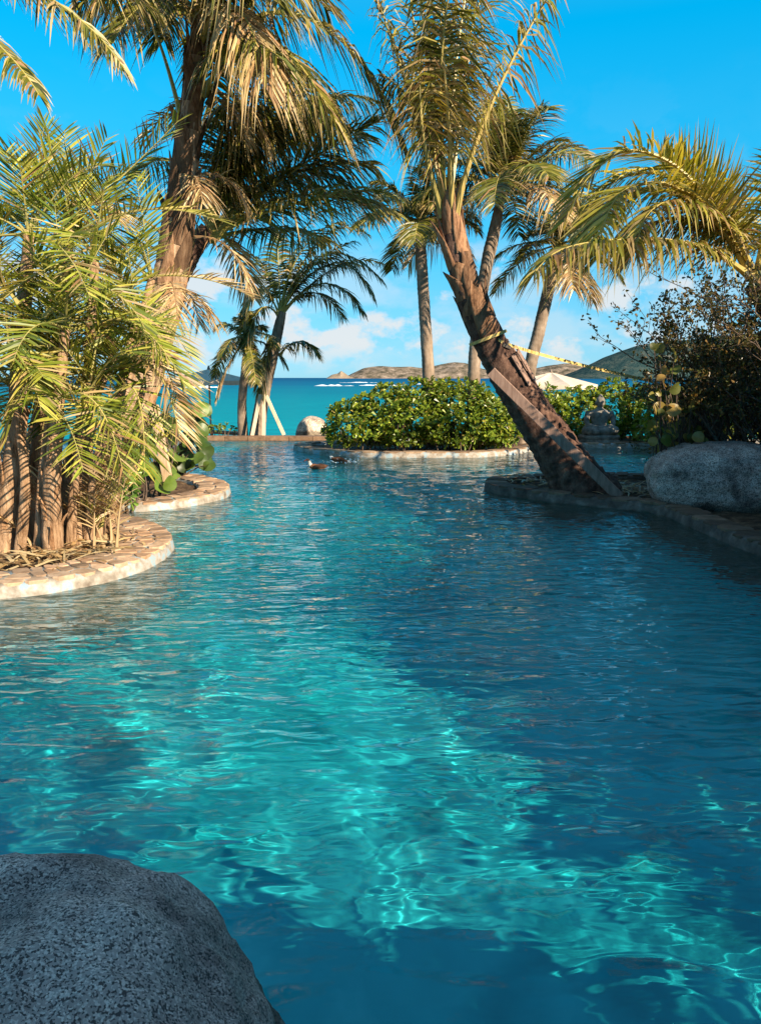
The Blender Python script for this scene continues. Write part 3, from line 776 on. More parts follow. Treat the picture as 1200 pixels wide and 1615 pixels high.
TF = [  # (points, dY, leaflets, leaf length, droop, extra)
    ([(320, 110), (372, 10), (450, 40), (525, 185)], (0, -.2, -.5, -.8), 80, 1.0, .9, {}),
    ([(320, 90), (420, -40), (560, 10), (636, 230)], (0, -.1, -.2, -.3), 90, .75, 1.0, {}),
    ([(318, 60), (360, -60), (430, -90), (520, 20)], (0, .3, .6, .9), 80, 1.0, .8, {}),
    ([(322, 150), (350, 80), (385, 40), (440, 90)], (0, -.5, -1.0, -1.3), 70, .9, 1.0, {}),
    ([(316, 30), (320, -60), (350, -120), (420, -60)], (0, -.5, -1.2, -2.0), 80, 1.1, .9, {}),
    ([(314, 40), (300, -60), (250, -120), (150, 10)], (0, -.3, -.6, -.9), 80, .8, .8, {}),
    ([(285, 180), (262, 90), (240, 20), (200, -40)], (0, .1, .2, .3), 50, .6, .5, dict(petiole=.55, dry=.5)),
    ([(316, 20), (310, -60), (330, -130), (400, -150)], (0, .5, 1.2, 2.0), 80, 1.0, .7, {}),
    ([(312, 50), (280, -30), (240, -50), (215, 30)], (0, .4, .9, 1.3), 60, .7, .9, dict(dry=.5)),
    ([(330, 165), (345, 110), (375, 60), (400, -30)], (0, .1, .1, .2), 40, .6, .7, dict(petiole=.6, pet_col=(.2, .14, .08))),
    ([(318, 70), (340, -30), (400, -10), (415, 130)], (0, -.6, -1.1, -1.4), 70, .8, 1.2, dict(cols=STRAW)),
]
for k, (px, dY, n_, lf, dr, ex) in enumerate(TF):
    pf(tp, px, Y0, n_, lf, dY=dY, droop=dr, seed=300+k, cols=ex.pop('cols', GREEN), width=.034, rad=.04, dry=ex.pop('dry', .2), wind=(.1, 0, 0), **ex)

crown_auto(tp, P(314, 30, Y0), 9, 1.8, 775, cols=GREEN, leaf=.7, el=(55, -5), droop=.7, width=.032, g=1.1, dry=.15, dead=0)
rr = random.Random(77)
for k in range(15):
    s_ = .40+.5*rr.random(); i = int(s_*(len(tpts)-1)); a_ = rr.uniform(0, 6.28); L_ = rr.uniform(.6, 1.15)
    d = np.array([math.cos(a_), math.sin(a_)*.8, rr.uniform(.0, .7)]); p_ = tpts[i]+d*trad[i]*.9
    mb = MB(); frond_geo(mb, [p_, p_+d*L_*.4, p_+d*L_*.7-np.array([0, 0, L_*.25]), p_+d*L_*.8-np.array([0, 0, L_*.75])], 30, .42, .02, .5, .2, rr=rr, cols=STRAW, dry=.3, rad=.02, pet_col=(.3, .19, .1), jit=.25, fwd=(.6, 1.2), petiole=.2, seg=14)
    mb.build('frond', M['coco'], tp, False)['label'] = 'dry broken frond hanging from the trunk'
# --- palm behind it, its fronds filling the gap to the right
Y1 = 13.2
path = [P(205, 720, Y1), P(228, 600, Y1), P(262, 480, Y1), P(300, 400, Y1), P(328, 360, Y1)]
path[0][2] = -.05
hp = palm('coconut palm half hidden behind the tall shaggy palm, its dark fronds sweeping seaward', path[0])
palm_trunk(hp, path, [.27, .22, .2, .18, .13], .13, .06, 'bark_brown', 5)
HF = [
    ([(335, 372), (390, 330), (440, 270), (600, 190)], (0, -.2, -.5, -.6), 95, 1.25, .35, GREEN),
    ([(335, 378), (420, 300), (520, 285), (625, 335)], (0, -.2, -.4, -.6), 100, 1.05, .4, YELL),
    ([(332, 365), (360, 270), (420, 170), (540, 150)], (0, .1, .2, .2), 95, 1.2, .7, GREEN),
    ([(332, 360), (340, 250), (380, 140), (480, 110)], (0, -.1, -.2, -.4), 95, 1.1, .9, GREEN),
    ([(330, 355), (330, 240), (350, 160), (410, 140)], (0, -.3, -.7, -1.2), 95, 1.1, .9, GREEN),
    ([(334, 372), (380, 280), (470, 230), (560, 300)], (0, .3, .7, .9), 90, 1.1, .8, GREEN),
    ([(334, 375), (400, 360), (450, 350), (520, 380)], (0, .5, 1.1, 1.6), 80, .9, .6, GREEN),
    ([(330, 360), (360, 220), (430, 120), (470, 200)], (0, .4, .9, 1.2), 90, 1.1, .9, GREEN),
    ([(334, 380), (350, 350), (380, 400), (400, 470)], (0, .4, .7, .8), 60, .6, .5, STRAW),
    ([(330, 360), (300, 250), (260, 220), (215, 280)], (0, .4, .9, 1.2), 70, .8, .7, GREEN),
    ([(334, 372), (400, 290), (480, 250), (590, 260)], (0, .1, .2, .2), 110, 1.3, .5, GREEN),
    ([(334, 368), (370, 240), (450, 150), (570, 210)], (0, .2, .4, .5), 110, 1.3, .8, GREEN),
    ([(334, 365), (350, 230), (400, 130), (500, 170)], (0, -.3, -.5, -.6), 110, 1.2, 1.0, GREEN),
    ([(334, 376), (390, 340), (470, 310), (600, 300)], (0, -.3, -.7, -.9), 110, 1.2, .5, YELL),
    ([(332, 360), (340, 200), (360, 130), (430, 200)], (0, -.2, -.3, -.4), 100, 1.2, 1.0, GREEN),
    ([(334, 366), (380, 200), (480, 120), (590, 160)], (0, .5, .9, 1.2), 110, 1.2, .8, GREEN),
]
for k, (px, dY, n_, lf, dr, cl) in enumerate(HF):
    pf(hp, px, Y1, n_, lf, dY=dY, droop=dr, seed=400+k, cols=cl, width=.034, rad=.04, dry=.1, vee=.1)

# --- leaning palm with prop and strap
Y2 = 11.0
path = [P(935, 792, Y2-.2), P(900, 745, Y2-.1), P(858, 680, Y2), P(812, 610, Y2), P(775, 545, Y2), P(745, 475, Y2), P(724, 410, Y2), P(714, 360, Y2), P(708, 325, Y2)]
lp = palm('leaning coconut palm held by a plank and a yellow strap', path[0])
path[0][2] = -.1
_, lpts, lrad = palm_trunk(lp, path, [.50, .37, .305, .265, .232, .205, .175, .15, .10], .15, .07, 'bark_brown', 9, 30, .025, .06)
rr = random.Random(5)
for k in range(20):
    s = .60+.36*k/19
    boot(lp, lpts, lrad, s, k*2.4+rr.uniform(-.5, .5)+2, rr.uniform(.3, .8), rr.uniform(.6, 1.5), rr.choice((.02, .05, .1, .3)), tuple(np.array((.7, .56, .48))*rr.uniform(.4, .9)*(1+1.1*(k/19)**2)), k+90, rr.choice((0, 0, .05, .14)))
LF = [
    ([(700, 345), (692, 230), (676, 100), (655, -60)], (0, -.1, -.2, -.3), 90, .8, .95, dict(petiole=.33)),
    ([(710, 340), (706, 210), (716, 70), (750, -90)], (0, .1, .1, .1), 90, .8, .95, dict(petiole=.33)),
    ([(716, 372), (722, 285), (775, 130), (880, -30)], (0, -.35, -.5, -.6), 60, .8, .9, dict(petiole=.40, cols=YELL, pet_col=(.5, .38, .13), dry=.4, rad=.055)),
    ([(698, 345), (668, 210), (628, 90), (585, -30)], (0, .1, .2, .3), 90, .8, .8, dict(petiole=.33)),
    ([(704, 340), (690, 180), (690, 40), (720, -60)], (0, -.4, -.9, -1.3), 90, .85, 1.0, dict(dry=.45, petiole=.36)),
    ([(702, 340), (680, 200), (650, 60), (640, -80)], (0, .3, .7, 1.0), 90, .9, .9, dict(petiole=.33)),
    ([(706, 340), (712, 160), (740, 10), (790, -70)], (0, .4, .8, 1.1), 90, .9, .9, dict(petiole=.33)),
    ([(698, 338), (672, 260), (652, 170), (668, 60)], (0, -.4, -.6, -.7), 70, .7, 1.1, dict(dry=.5, cols=YELL, petiole=.42)),
    ([(712, 368), (716, 240), (700, 120), (690, -40)], (0, -.4, -.8, -.9), 80, .75, 1.3, dict(petiole=.34, pet_col=(.5, .38, .13), dry=.4, cols=YELL, rad=.05)),
    ([(704, 345), (690, 240), (650, 130), (600, 120)], (0, -.1, -.1, 0), 70, .7, .8, dict(dry=.35, petiole=.35)),
    ([(704, 340), (730, 200), (725, 120), (750, 60)], (0, .1, .3, .4), 60, .7, 1.1, dict(dry=.4, petiole=.4)),
]
for k, (px, dY, n_, lf, dr, ex) in enumerate(LF):
    pf(lp, px, Y2, n_, lf, dY=dY, droop=dr, seed=500+k, cols=ex.pop('cols', GREEN+YELL[:1]), width=.030, dry=ex.pop('dry', .22), rad=ex.pop('rad', .045), jit=.28, wind=(.12, 0, 0), pet_col=ex.pop('pet_col', (.38, .31, .1)), **ex)

pr = thing('prop_plank', 'weathered grey plank propping the leaning palm trunk', 'plank', (2.7, 10.4, 0))
mb = MB(); beam(mb, P(774, 586, 10.5), P(976, 784, 10.2), .14, .045, side=(1, -.35, .9)); mb.build('board', M['wood_grey'], pr, False)
T_, S_, U_ = frames(lpts)
for k in range(5):
    i = int(np.argmin(np.linalg.norm(lpts-P(800, 588, Y2), axis=1))); a_ = 2.1+k*.5; r_ = lrad[i]*1.1+.02
    o_ = S_[i]*math.cos(a_)*r_+U_[i]*math.sin(a_)*r_; jj = .05*math.sin(k*5)
    mb = MB(); beam(mb, lpts[i]+o_-T_[i]*(.26+jj), lpts[i]+o_+T_[i]*(.22-jj), .075, .025, side=np.cross(T_[i], o_)); mb.build('batten', M['wood_grey'], pr, False)
st = thing('tie_strap', 'yellow webbing strap tied round the leaning palm trunk', 'strap', P(770, 540, Y2))
i = int(np.argmin(np.linalg.norm(lpts-P(768, 533, Y2), axis=1)))
T_, S_, U_ = frames(lpts)
for dz, sl in ((0, .10),):
    mb = MB(); a = np.linspace(0, 2*math.pi, 40); V = []
    for q_ in a:
        r_ = lrad[i]*1.16+.012
        o_ = S_[i]*math.cos(q_)*r_+U_[i]*math.sin(q_)*r_+T_[i]*(dz+sl*r_*math.cos(q_))
        for h_ in (-.022, .022): V.append(lpts[i]+o_+T_[i]*h_)
    mb.add(V, [(2*k, 2*k+2, 2*k+3, 2*k+1) for k in range(39)]); mb.build('loop', M['strap'], st, True)
ctrl = [P(786, 536, Y2-.25), P(800, 547, Y2-.1), P(900, 573, 11.6), P(1030, 602, 12.0)]
mb = MB(); pts_ = bez(ctrl, 40); V = []
for k, p_ in enumerate(pts_):
    tw = .3
    w_ = np.array([0, math.sin(tw), math.cos(tw)])*.024
    V += [p_-w_, p_+w_]
mb.add(V, [(2*k, 2*k+2, 2*k+3, 2*k+1) for k in range(39)]); mb.build('webbing', M['strap'], st, True)
mb = MB(); c_ = P(798, 546, Y2-.2); beam(mb, c_+np.array([-.05, 0, .02]), c_+np.array([.06, .02, -.02]), .05, .05); beam(mb, c_+np.array([.01, 0, .0]), c_+np.array([.03, 0, .07]), .03, .03)
mb.build('buckle', M['dark_metal'], st, False)

# --- slim palms behind the hedge
def slim(label, pix, Y, rads, cr, n, L, seed, zb=-.3, m='bark_grey', **kw):
    path = [P(x, y, Y) for x, y in pix]; path[0] = np.array([path[0][0], path[0][1], zb])
    t = palm(label, path[0])
    palm_trunk(t, path, rads, .11, .05, m, seed, 16, .035)
    crown_auto(t, P(*cr, Y), n, L, seed, **kw)
    return t
slim('slim upright coconut palm with ringed grey trunk standing behind the round hedge', [(679, 690), (676, 600), (670, 500), (664, 400), (664, 368)], 18.6, [.18, .15, .14, .13, .09], (664, 352), 17, 1.7, 61, leaf=.6, wind=(-.1, 0, 0), cols=GREEN, el=(82, -12), dead=1, g=.85)
slim('full crowned coconut palm rising directly behind the leaning trunk', [(747, 690), (747, 600), (752, 520), (765, 430), (778, 370), (790, 310)], 18.0, [.18, .15, .14, .14, .14, .09], (796, 292), 32, 2.5, 62, leaf=.8, wind=(.05, 0, .05), m='bark_grey', el=(85, -12), g=.8)
slim('slanting slim coconut palm between the leaning palm and the statue', [(822, 690), (832, 600), (850, 520), (866, 450), (876, 405)], 19.5, [.19, .165, .155, .145, .09], (882, 386), 17, 1.8, 63, leaf=.6, el=(75, -22), g=.9)
# --- palms on the pool edge
slim('small coconut palm beside the beach umbrella', [(384, 690), (382, 640), (386, 590), (390, 545)], 22.0, [.17, .13, .12, .09], (389, 535), 13, 1.3, 64, zb=-.35, leaf=.42, cols=GREEN, el=(88, -50), g=1.2)
Y5 = 21.9
path = [P(402, 690, Y5), P(414, 630, Y5), P(428, 570, Y5), P(440, 515, Y5), P(446, 492, Y5)]; path[0][2] = -.3
fp = palm('bushy coconut palm braced by three planks at the pool edge', path[0])
palm_trunk(fp, path, [.24, .19, .165, .145, .1], .11, .05, 'bark_grey', 65, 16, .035)
FF = [([(445, 492), (468, 420), (520, 350), (605, 445)], -.4), ([(445, 490), (480, 400), (540, 370), (590, 470)], .3), ([(445, 492), (490, 440), (530, 425), (572, 492)], -.6), ([(446, 495), (500, 430), (560, 390), (610, 420)], .8),
      ([(442, 490), (442, 440), (436, 400), (440, 365)], .2), ([(442, 490), (428, 440), (412, 405), (392, 400)], .5), ([(440, 495), (418, 440), (398, 440), (384, 505)], -.4), ([(440, 500), (422, 470), (402, 480), (388, 545)], -.6),
      ([(442, 560), (458, 535), (480, 530), (497, 556)], -.3), ([(442, 490), (455, 410), (490, 360), (540, 350)], -.8), ([(444, 492), (470, 440), (500, 400), (560, 380)], -1.2), ([(444, 492), (478, 430), (520, 400), (570, 420)], 1.2),
      ([(445, 492), (475, 455), (505, 445), (540, 500)], .9), ([(440, 510), (425, 540), (420, 570), (412, 620)], -.3), ([(444, 492), (462, 400), (480, 330), (520, 330)], .5), ([(445, 492), (470, 400), (530, 330), (580, 370)], 0)]
for k, (px, d_) in enumerate(FF):
    pf(fp, px, Y5, 64, .72, dY=(0, d_*.3, d_*.7, d_), droop=.55, seed=900+k, cols=GREEN[:2]+GREEN[4:], width=.045, rad=.035, dry=.1, vee=.15)
br = thing('palm_brace', 'pale plank tripod bracing the bushy palm at the pool edge', 'brace', P(415, 690, 21.7))
for a_, b_, ya, yb in (((411, 622), (398, 687), 21.6, 21.45), ((416, 622), (416, 688), 21.5, 21.4), ((420, 624), (448, 686), 21.7, 21.7)):
    mb = MB(); beam(mb, P(*a_, ya), P(*b_, yb), .10, .05, side=(1, 0, 0)); mb.build('plank', M['wood_pale'], br, False)

# --- palm on the right edge, its crown arching towards the pool
Y3 = 10.6
path = [P(1290, 740, Y3), P(1270, 600, Y3), P(1225, 500, Y3), P(1190, 445, Y3)]; path[0][2] = 0
dp = palm('coconut palm arching golden fronds out over the dark twiggy shrub', path[0])
palm_trunk(dp, path, [.3, .24, .2, .15], .13, .06, 'bark_brown', 70)
DF = [
    ([(1185, 440), (1135, 345), (1065, 262), (985, 238), (925, 285), (888, 350)], -.6, 135, .85, .22, GOLD, {}),
    ([(1182, 434), (1120, 335), (1050, 290), (985, 300), (955, 345), (940, 410)], -1.2, 125, .75, .35, GOLD, {}),
    ([(1188, 440), (1120, 395), (1040, 378), (950, 380), (880, 396), (840, 432)], -1.6, 130, .68, .9, YELL, dict(dry=.35)),
    ([(1184, 436), (1140, 350), (1098, 295), (1040, 262)], .5, 60, .95, -.15, YELL, dict(vee=.9)),
    ([(1188, 430), (1172, 390), (1145, 335), (1090, 300)], -.8, 60, .9, .1, YELL, dict(vee=.6)),
    ([(1182, 436), (1120, 330), (1045, 275), (960, 290), (915, 360)], 1.0, 125, .8, .5, GOLD, {}),
    ([(1190, 440), (1230, 330), (1300, 250), (1400, 330)], 1.0, 90, .7, .5, YELL, {}),
    ([(1190, 440), (1210, 330), (1230, 240), (1290, 200)], -1.0, 90, .7, .4, YELL, {}),
    ([(1188, 440), (1130, 352), (1065, 318), (1020, 340), (1000, 400)], -1.2, 100, .7, .8, GOLD, dict(dry=.4)),
    ([(1184, 438), (1120, 340), (1040, 300), (950, 330), (900, 400)], .9, 120, .75, .6, YELL, dict(dry=.2)),
    ([(1186, 440), (1140, 372), (1080, 345), (1030, 352), (990, 395)], .5, 100, .7, .9, YELL, dict(dry=.25)),
]
for k, (px, d_, n_, lf, dr, cl, ex) in enumerate(DF):
    pf(dp, px, Y3, n_, lf, m='gold', dY=tuple(d_*i_/(len(px)-1) for i_ in range(len(px))), droop=dr, seed=600+k, cols=cl, width=.032, rad=.045, dry=ex.pop('dry', .12), pet_col=(.5, .4, .12), vee=ex.pop('vee', .2), wind=(-.05, 0, .0))

# --- palm off the upper left corner
Y4 = 9.0
path = [np.array([-6.9, 9.0, 0.03]), np.array([-6.7, 9.0, 3.0]), np.array([-6.3, 9.0, 5.6]), np.array([-6.05, 9.0, 7.0])]
gp = palm('coconut palm whose drooping frond tips hang into the clear sky', path[0])
palm_trunk(gp, path, [.3, .22, .18, .13], .13, .05, 'bark_grey', 80)
for k, (px, dY, lf) in enumerate([([(-150, -110), (-20, -50), (120, -10), (196, 108)], (0, -.2, -.5, -.7), .45), ([(-155, -90), (-60, 40), (10, 60), (62, 150)], (0, -.4, -.9, -1.2), .4),
                            ([(-150, -110), (0, -90), (130, -60), (250, 20)], (0, .2, .5, .7), .6), ([(-150, -110), (-170, -60), (-200, 60), (-190, 200)], (0, .2, .5, .7), .6), ([(-150, -110), (-200, -250), (-300, -260), (-380, -120)], (0, .2, .5, .7), .7),
                            ([(-150, -110), (-100, -250), (0, -280), (100, -200)], (0, .2, .5, .7), .7)]):
    pf(gp, px, Y4, 110, lf, dY=dY, droop=.8, seed=700+k, cols=GREEN, width=.03, rad=.04, dry=.25)

# --- date palm clump on the left
clump = thing('date_palm_clump', 'many stemmed date palm clump with fibrous trunks crowding the flagstone bed', 'palm tree', (-3.6, 7.3, 0))
STEMS = [((8, 876), (30, 640), (46, 370), 7.15, .105), ((46, 872), (60, 700), (70, 560), 7.6, .085), ((84, 884), (84, 740), (104, 520), 6.95, .09), ((122, 872), (135, 700), (150, 410), 7.6, .09),
         ((150, 866), (170, 720), (215, 500), 7.7, .075), ((-70, 884), (-60, 650), (-30, 470), 7.3, .1), ((168, 858), (190, 740), (228, 610), 7.5, .06), ((20, 862), (40, 740), (60, 650), 8.2, .1), ((100, 862), (120, 700), (180, 560), 8.4, .1),
         ((60, 860), (90, 600), (110, 330), 8.6, .12), ((140, 850), (200, 600), (240, 440), 8.8, .09), ((30, 880), (40, 760), (20, 600), 6.95, .055), ((62, 880), (66, 760), (80, 640), 7.0, .05), ((112, 876), (118, 760), (140, 620), 7.0, .05), ((138, 870), (146, 760), (170, 650), 7.1, .045)]
rr = random.Random(33)
for k, (b_, m_, c_, Y_, r_) in enumerate(STEMS):
    p0 = G(*b_, .0); Yb = p0[1]
    path = [np.array([p0[0], Yb, -.02]), P(*m_, (Yb+Y_)/2), P(*c_, Y_)]
    mb = MB(); cc = catmull(np.array(path), 30); cc, q = resample(cc, ds=.03)
    rad = r_*(1.15-.7*np.linspace(0, 1, len(cc))**.8)
    sh = np.array([[1+.16*noise.noise(Vector((math.cos(a)*2.5, math.sin(a)*2.5, s_*2.2+k*7)))+.12*noise.noise(Vector((math.cos(a)*6, math.sin(a)*6, s_*9+k*3))) for a in np.linspace(0, 2*math.pi, 18, endpoint=False)] for s_ in q])
    tube(mb, cc, rad, 18, shape=sh); mb.build('stem', M['bark_date'], clump, True)
    if k in (0, 2, 3, 5):
        for j in range(12):
            boot(clump, cc, rad, .02+.045*j, j*2.4+k, rr.uniform(.12, .35), rr.uniform(.3, .7), rr.choice((.1, .3, .7)), tuple(np.array((1.1, .92, .75))*rr.uniform(.6, 1.15)), j+k*20, rr.choice((0, .02, .07)))
    nf = 11 if r_ > .06 else 6
    for j in range(nf):
        f = (j+.5)/nf; az = j*2.4+rr.uniform(-.3, .3)+k; e_ = R(84-88*f+rr.uniform(-12, 12)); L = rr.uniform(.9, 1.35)
        d = np.array([math.cos(az)*math.cos(e_), math.sin(az)*math.cos(e_)*.8, math.sin(e_)]); p_ = P(*c_, Y_)
        gg = .25+.7*math.cos(e_)
        ctrl = [p_, p_+d*L*.38, p_+d*L*.72-np.array([0, 0, L*.12*gg]), p_+d*L*.95-np.array([0, 0, L*.42*gg])]
        tx = ctrl[3]; tx = 600+1200*tx[0]/(tx[1]*cp-(tx[2]-CAM_H)*sp)
        if tx > 240 and rr.random() < .8 or tx > 285: continue
        dead = f > .86 and rr.random() < .4
        mb = MB(); frond_geo(mb, ctrl, 27, .44, .017, .10 if not dead else .4, .3, rr=rr, cols=STRAW if dead else DATE, dry=.08, rad=.014, pet_col=(.38, .34, .12), jit=.10, fwd=(.5, 1.1), tipdry=.35, petiole=.22, seg=18, lenend=.45)
        mb.build('frond', M['date'], clump, False)
DH = [([(120, 345), (170, 300), (225, 250), (282, 190)], 7.6, DATE), ([(125, 375), (190, 320), (270, 320), (348, 348)], 7.4, YELL), ([(60, 420), (60, 330), (58, 260), (70, 200)], 7.9, DATE), ([(110, 420), (120, 330), (140, 270), (170, 215)], 8.0, DATE),
      ([(205, 560), (230, 520), (262, 560), (284, 640)], 7.2, DATE), ([(190, 560), (245, 560), (268, 600), (284, 690)], 7.0, STRAW), ([(150, 520), (205, 470), (255, 490), (300, 560)], 8.2, DATE),
      ([(200, 440), (270, 430), (330, 430), (400, 470)], 8.8, STRAW), ([(120, 420), (60, 420), (30, 440), (-40, 520)], 6.9, YELL), ([(165, 800), (200, 700), (240, 660), (275, 640)], 7.6, YELL), ([(160, 830), (180, 760), (210, 720), (255, 690)], 7.3, YELL),
      ([(70, 500), (130, 430), (190, 440), (230, 520)], 6.8, DATE), ([(30, 480), (-10, 420), (-50, 430), (-90, 520)], 6.8, DATE), ([(150, 700), (140, 640), (90, 600), (40, 640)], 6.7, DATE), ([(170, 640), (215, 560), (230, 640), (228, 740)], 6.9, DATE)]
for k, (px, Y_, cl) in enumerate(DH):
    mb = MB(); frond_geo(mb, [P(x, y, Y_-.08*i_) for i_, (x, y) in enumerate(px)], 31, .45, .018, .1, .3, rr=random.Random(800+k), cols=cl, dry=.12, rad=.016, pet_col=(.42, .36, .12), jit=.08, fwd=(.5, 1.1), petiole=.12, lenend=.45)
    mb.build('frond', M['date'], clump, False)
for k in range(8):
    r2 = random.Random(950+k)
    x0, y0, Y_ = r2.uniform(-30, 215), r2.uniform(500, 650), r2.uniform(6.5, 7.3)
    sx0 = r2.choice((-1, 1)); ln = r2.uniform(70, 170)
    px = [(x0, y0), (x0+sx0*ln*.35, y0-r2.uniform(20, 60)), (x0+sx0*ln*.75, y0-r2.uniform(-10, 40)), (min(x0+sx0*ln, 318), y0+r2.uniform(40, 130))]
    mb = MB(); frond_geo(mb, [P(x, y, Y_-.1*i_) for i_, (x, y) in enumerate(px)], 27, .42, .02, .12, .3, rr=r2, cols=r2.choice((DATE, DATE, DATE, YELL)), dry=.15, rad=.014, pet_col=(.42, .36, .12), jit=.09, fwd=(.5, 1.1), petiole=.15, lenend=.45)
    mb.build('frond', M['date'], clump, False)
# dry stubs and shoots at the foot of the clump
rr = random.Random(44)
for k in range(34):
    x0 = rr.uniform(-20, 190); b_ = G(x0, rr.uniform(840, 874), .05)
    h = rr.uniform(.35, 1.0); lean = rr.uniform(-.35, .35)
    ctrl = [b_, b_+np.array([lean*.2, rr.uniform(-.1, .1), h*.5]), b_+np.array([lean*.6, rr.uniform(-.15, .1), h*.9]), b_+np.array([lean*1.2, rr.uniform(-.3, .1), h*1.05])]
    mb = MB(); frond_geo(mb, ctrl, 16, .3, .014, .25, .4, rr=rr, cols=STRAW if rr.random() < .65 else DATE, dry=.4, rad=.014, pet_col=(.5, .36, .2), fwd=(.8, 1.3), petiole=.35, seg=10)
    mb.build('shoot', M['date'], clump, False)

def litter(bed, pts, n_, seed):
    r2 = random.Random(seed); mb = MB()
    for _ in range(n_):
        x, y = r2.choice(pts); x += r2.gauss(0, .22); y += r2.gauss(0, .22); a = r2.uniform(0, 6.28); L = r2.uniform(.08, .35); w = r2.uniform(.006, .016)
        d = np.array([math.cos(a), math.sin(a), r2.uniform(-.1, .25)]); e_ = np.array([-math.sin(a), math.cos(a), r2.uniform(-.6, .6)])*w
        p_ = np.array([x, y, .085+r2.uniform(0, .05)]); q_ = p_+d*L*.5+np.array([0, 0, .015])
        mb.add([p_-e_, p_+e_, q_+e_, q_-e_, p_+d*L], [(0, 1, 2, 3), (3, 2, 4)], tuple(np.array(r2.choice(STRAW))*r2.uniform(.6, 1.1)))
    o = mb.build('litter', M['date'], bed, False); o['kind'] = 'stuff'
litter(BED1, [tuple(G(x, y, .08)[:2]) for x, y in ((0, 893), (30, 890), (60, 885), (120, 876), (150, 868), (175, 855), (100, 880))], 260, 1)
litter(BED3, [tuple(G(x, y, .08)[:2]) for x, y in ((820, 757), (850, 762), (980, 775), (1010, 772), (960, 765), (1020, 780))], 240, 2)
# plank leaning on the tall palm
pk = thing('prop_plank', 'brown plank standing in the planter against the tall palm', 'plank', G(264, 765, .05))
mb = MB(); beam(mb, P(243, 640, 10.6), P(267, 768, 10.4), .13, .06, side=(1, -.2, 0)); mb.build('board', M['wood'], pk, False)

# ------------------------------------------------------------------ broad leaved shrubs
def leaf_quads(g, P0, D, Nn, L, Wd, fold=.25):
    """obovate leaves, two folded halves each: arrays (k,3)"""
    Sd = nrm(np.cross(D, Nn)); k = len(P0)
    L = L[:, None]; Wd = Wd[:, None]
    tip = P0+D*L-Nn*L*.12
    l1 = P0+D*L*.45+Sd*Wd*.32+Nn*Wd*fold*.5; l2 = P0+D*L*.82+Sd*Wd*.48+Nn*Wd*fold*.5-Nn*L*.04
    r1 = P0+D*L*.45-Sd*Wd*.32+Nn*Wd*fold*.5; r2 = P0+D*L*.82-Sd*Wd*.48+Nn*Wd*fold*.5-Nn*L*.04
    V = np.stack([P0, l1, l2, tip, r2, r1], 1).reshape(-1, 3)
    b_ = np.arange(k)*6
    F = [f for i in b_.tolist() for f in ((i, i+1, i+2, i+3), (i, i+3, i+4, i+5))]
    return V, F
NAU = [(.16, .23, .022), (.11, .18, .018), (.23, .30, .03), (.31, .36, .045), (.07, .12, .014)]
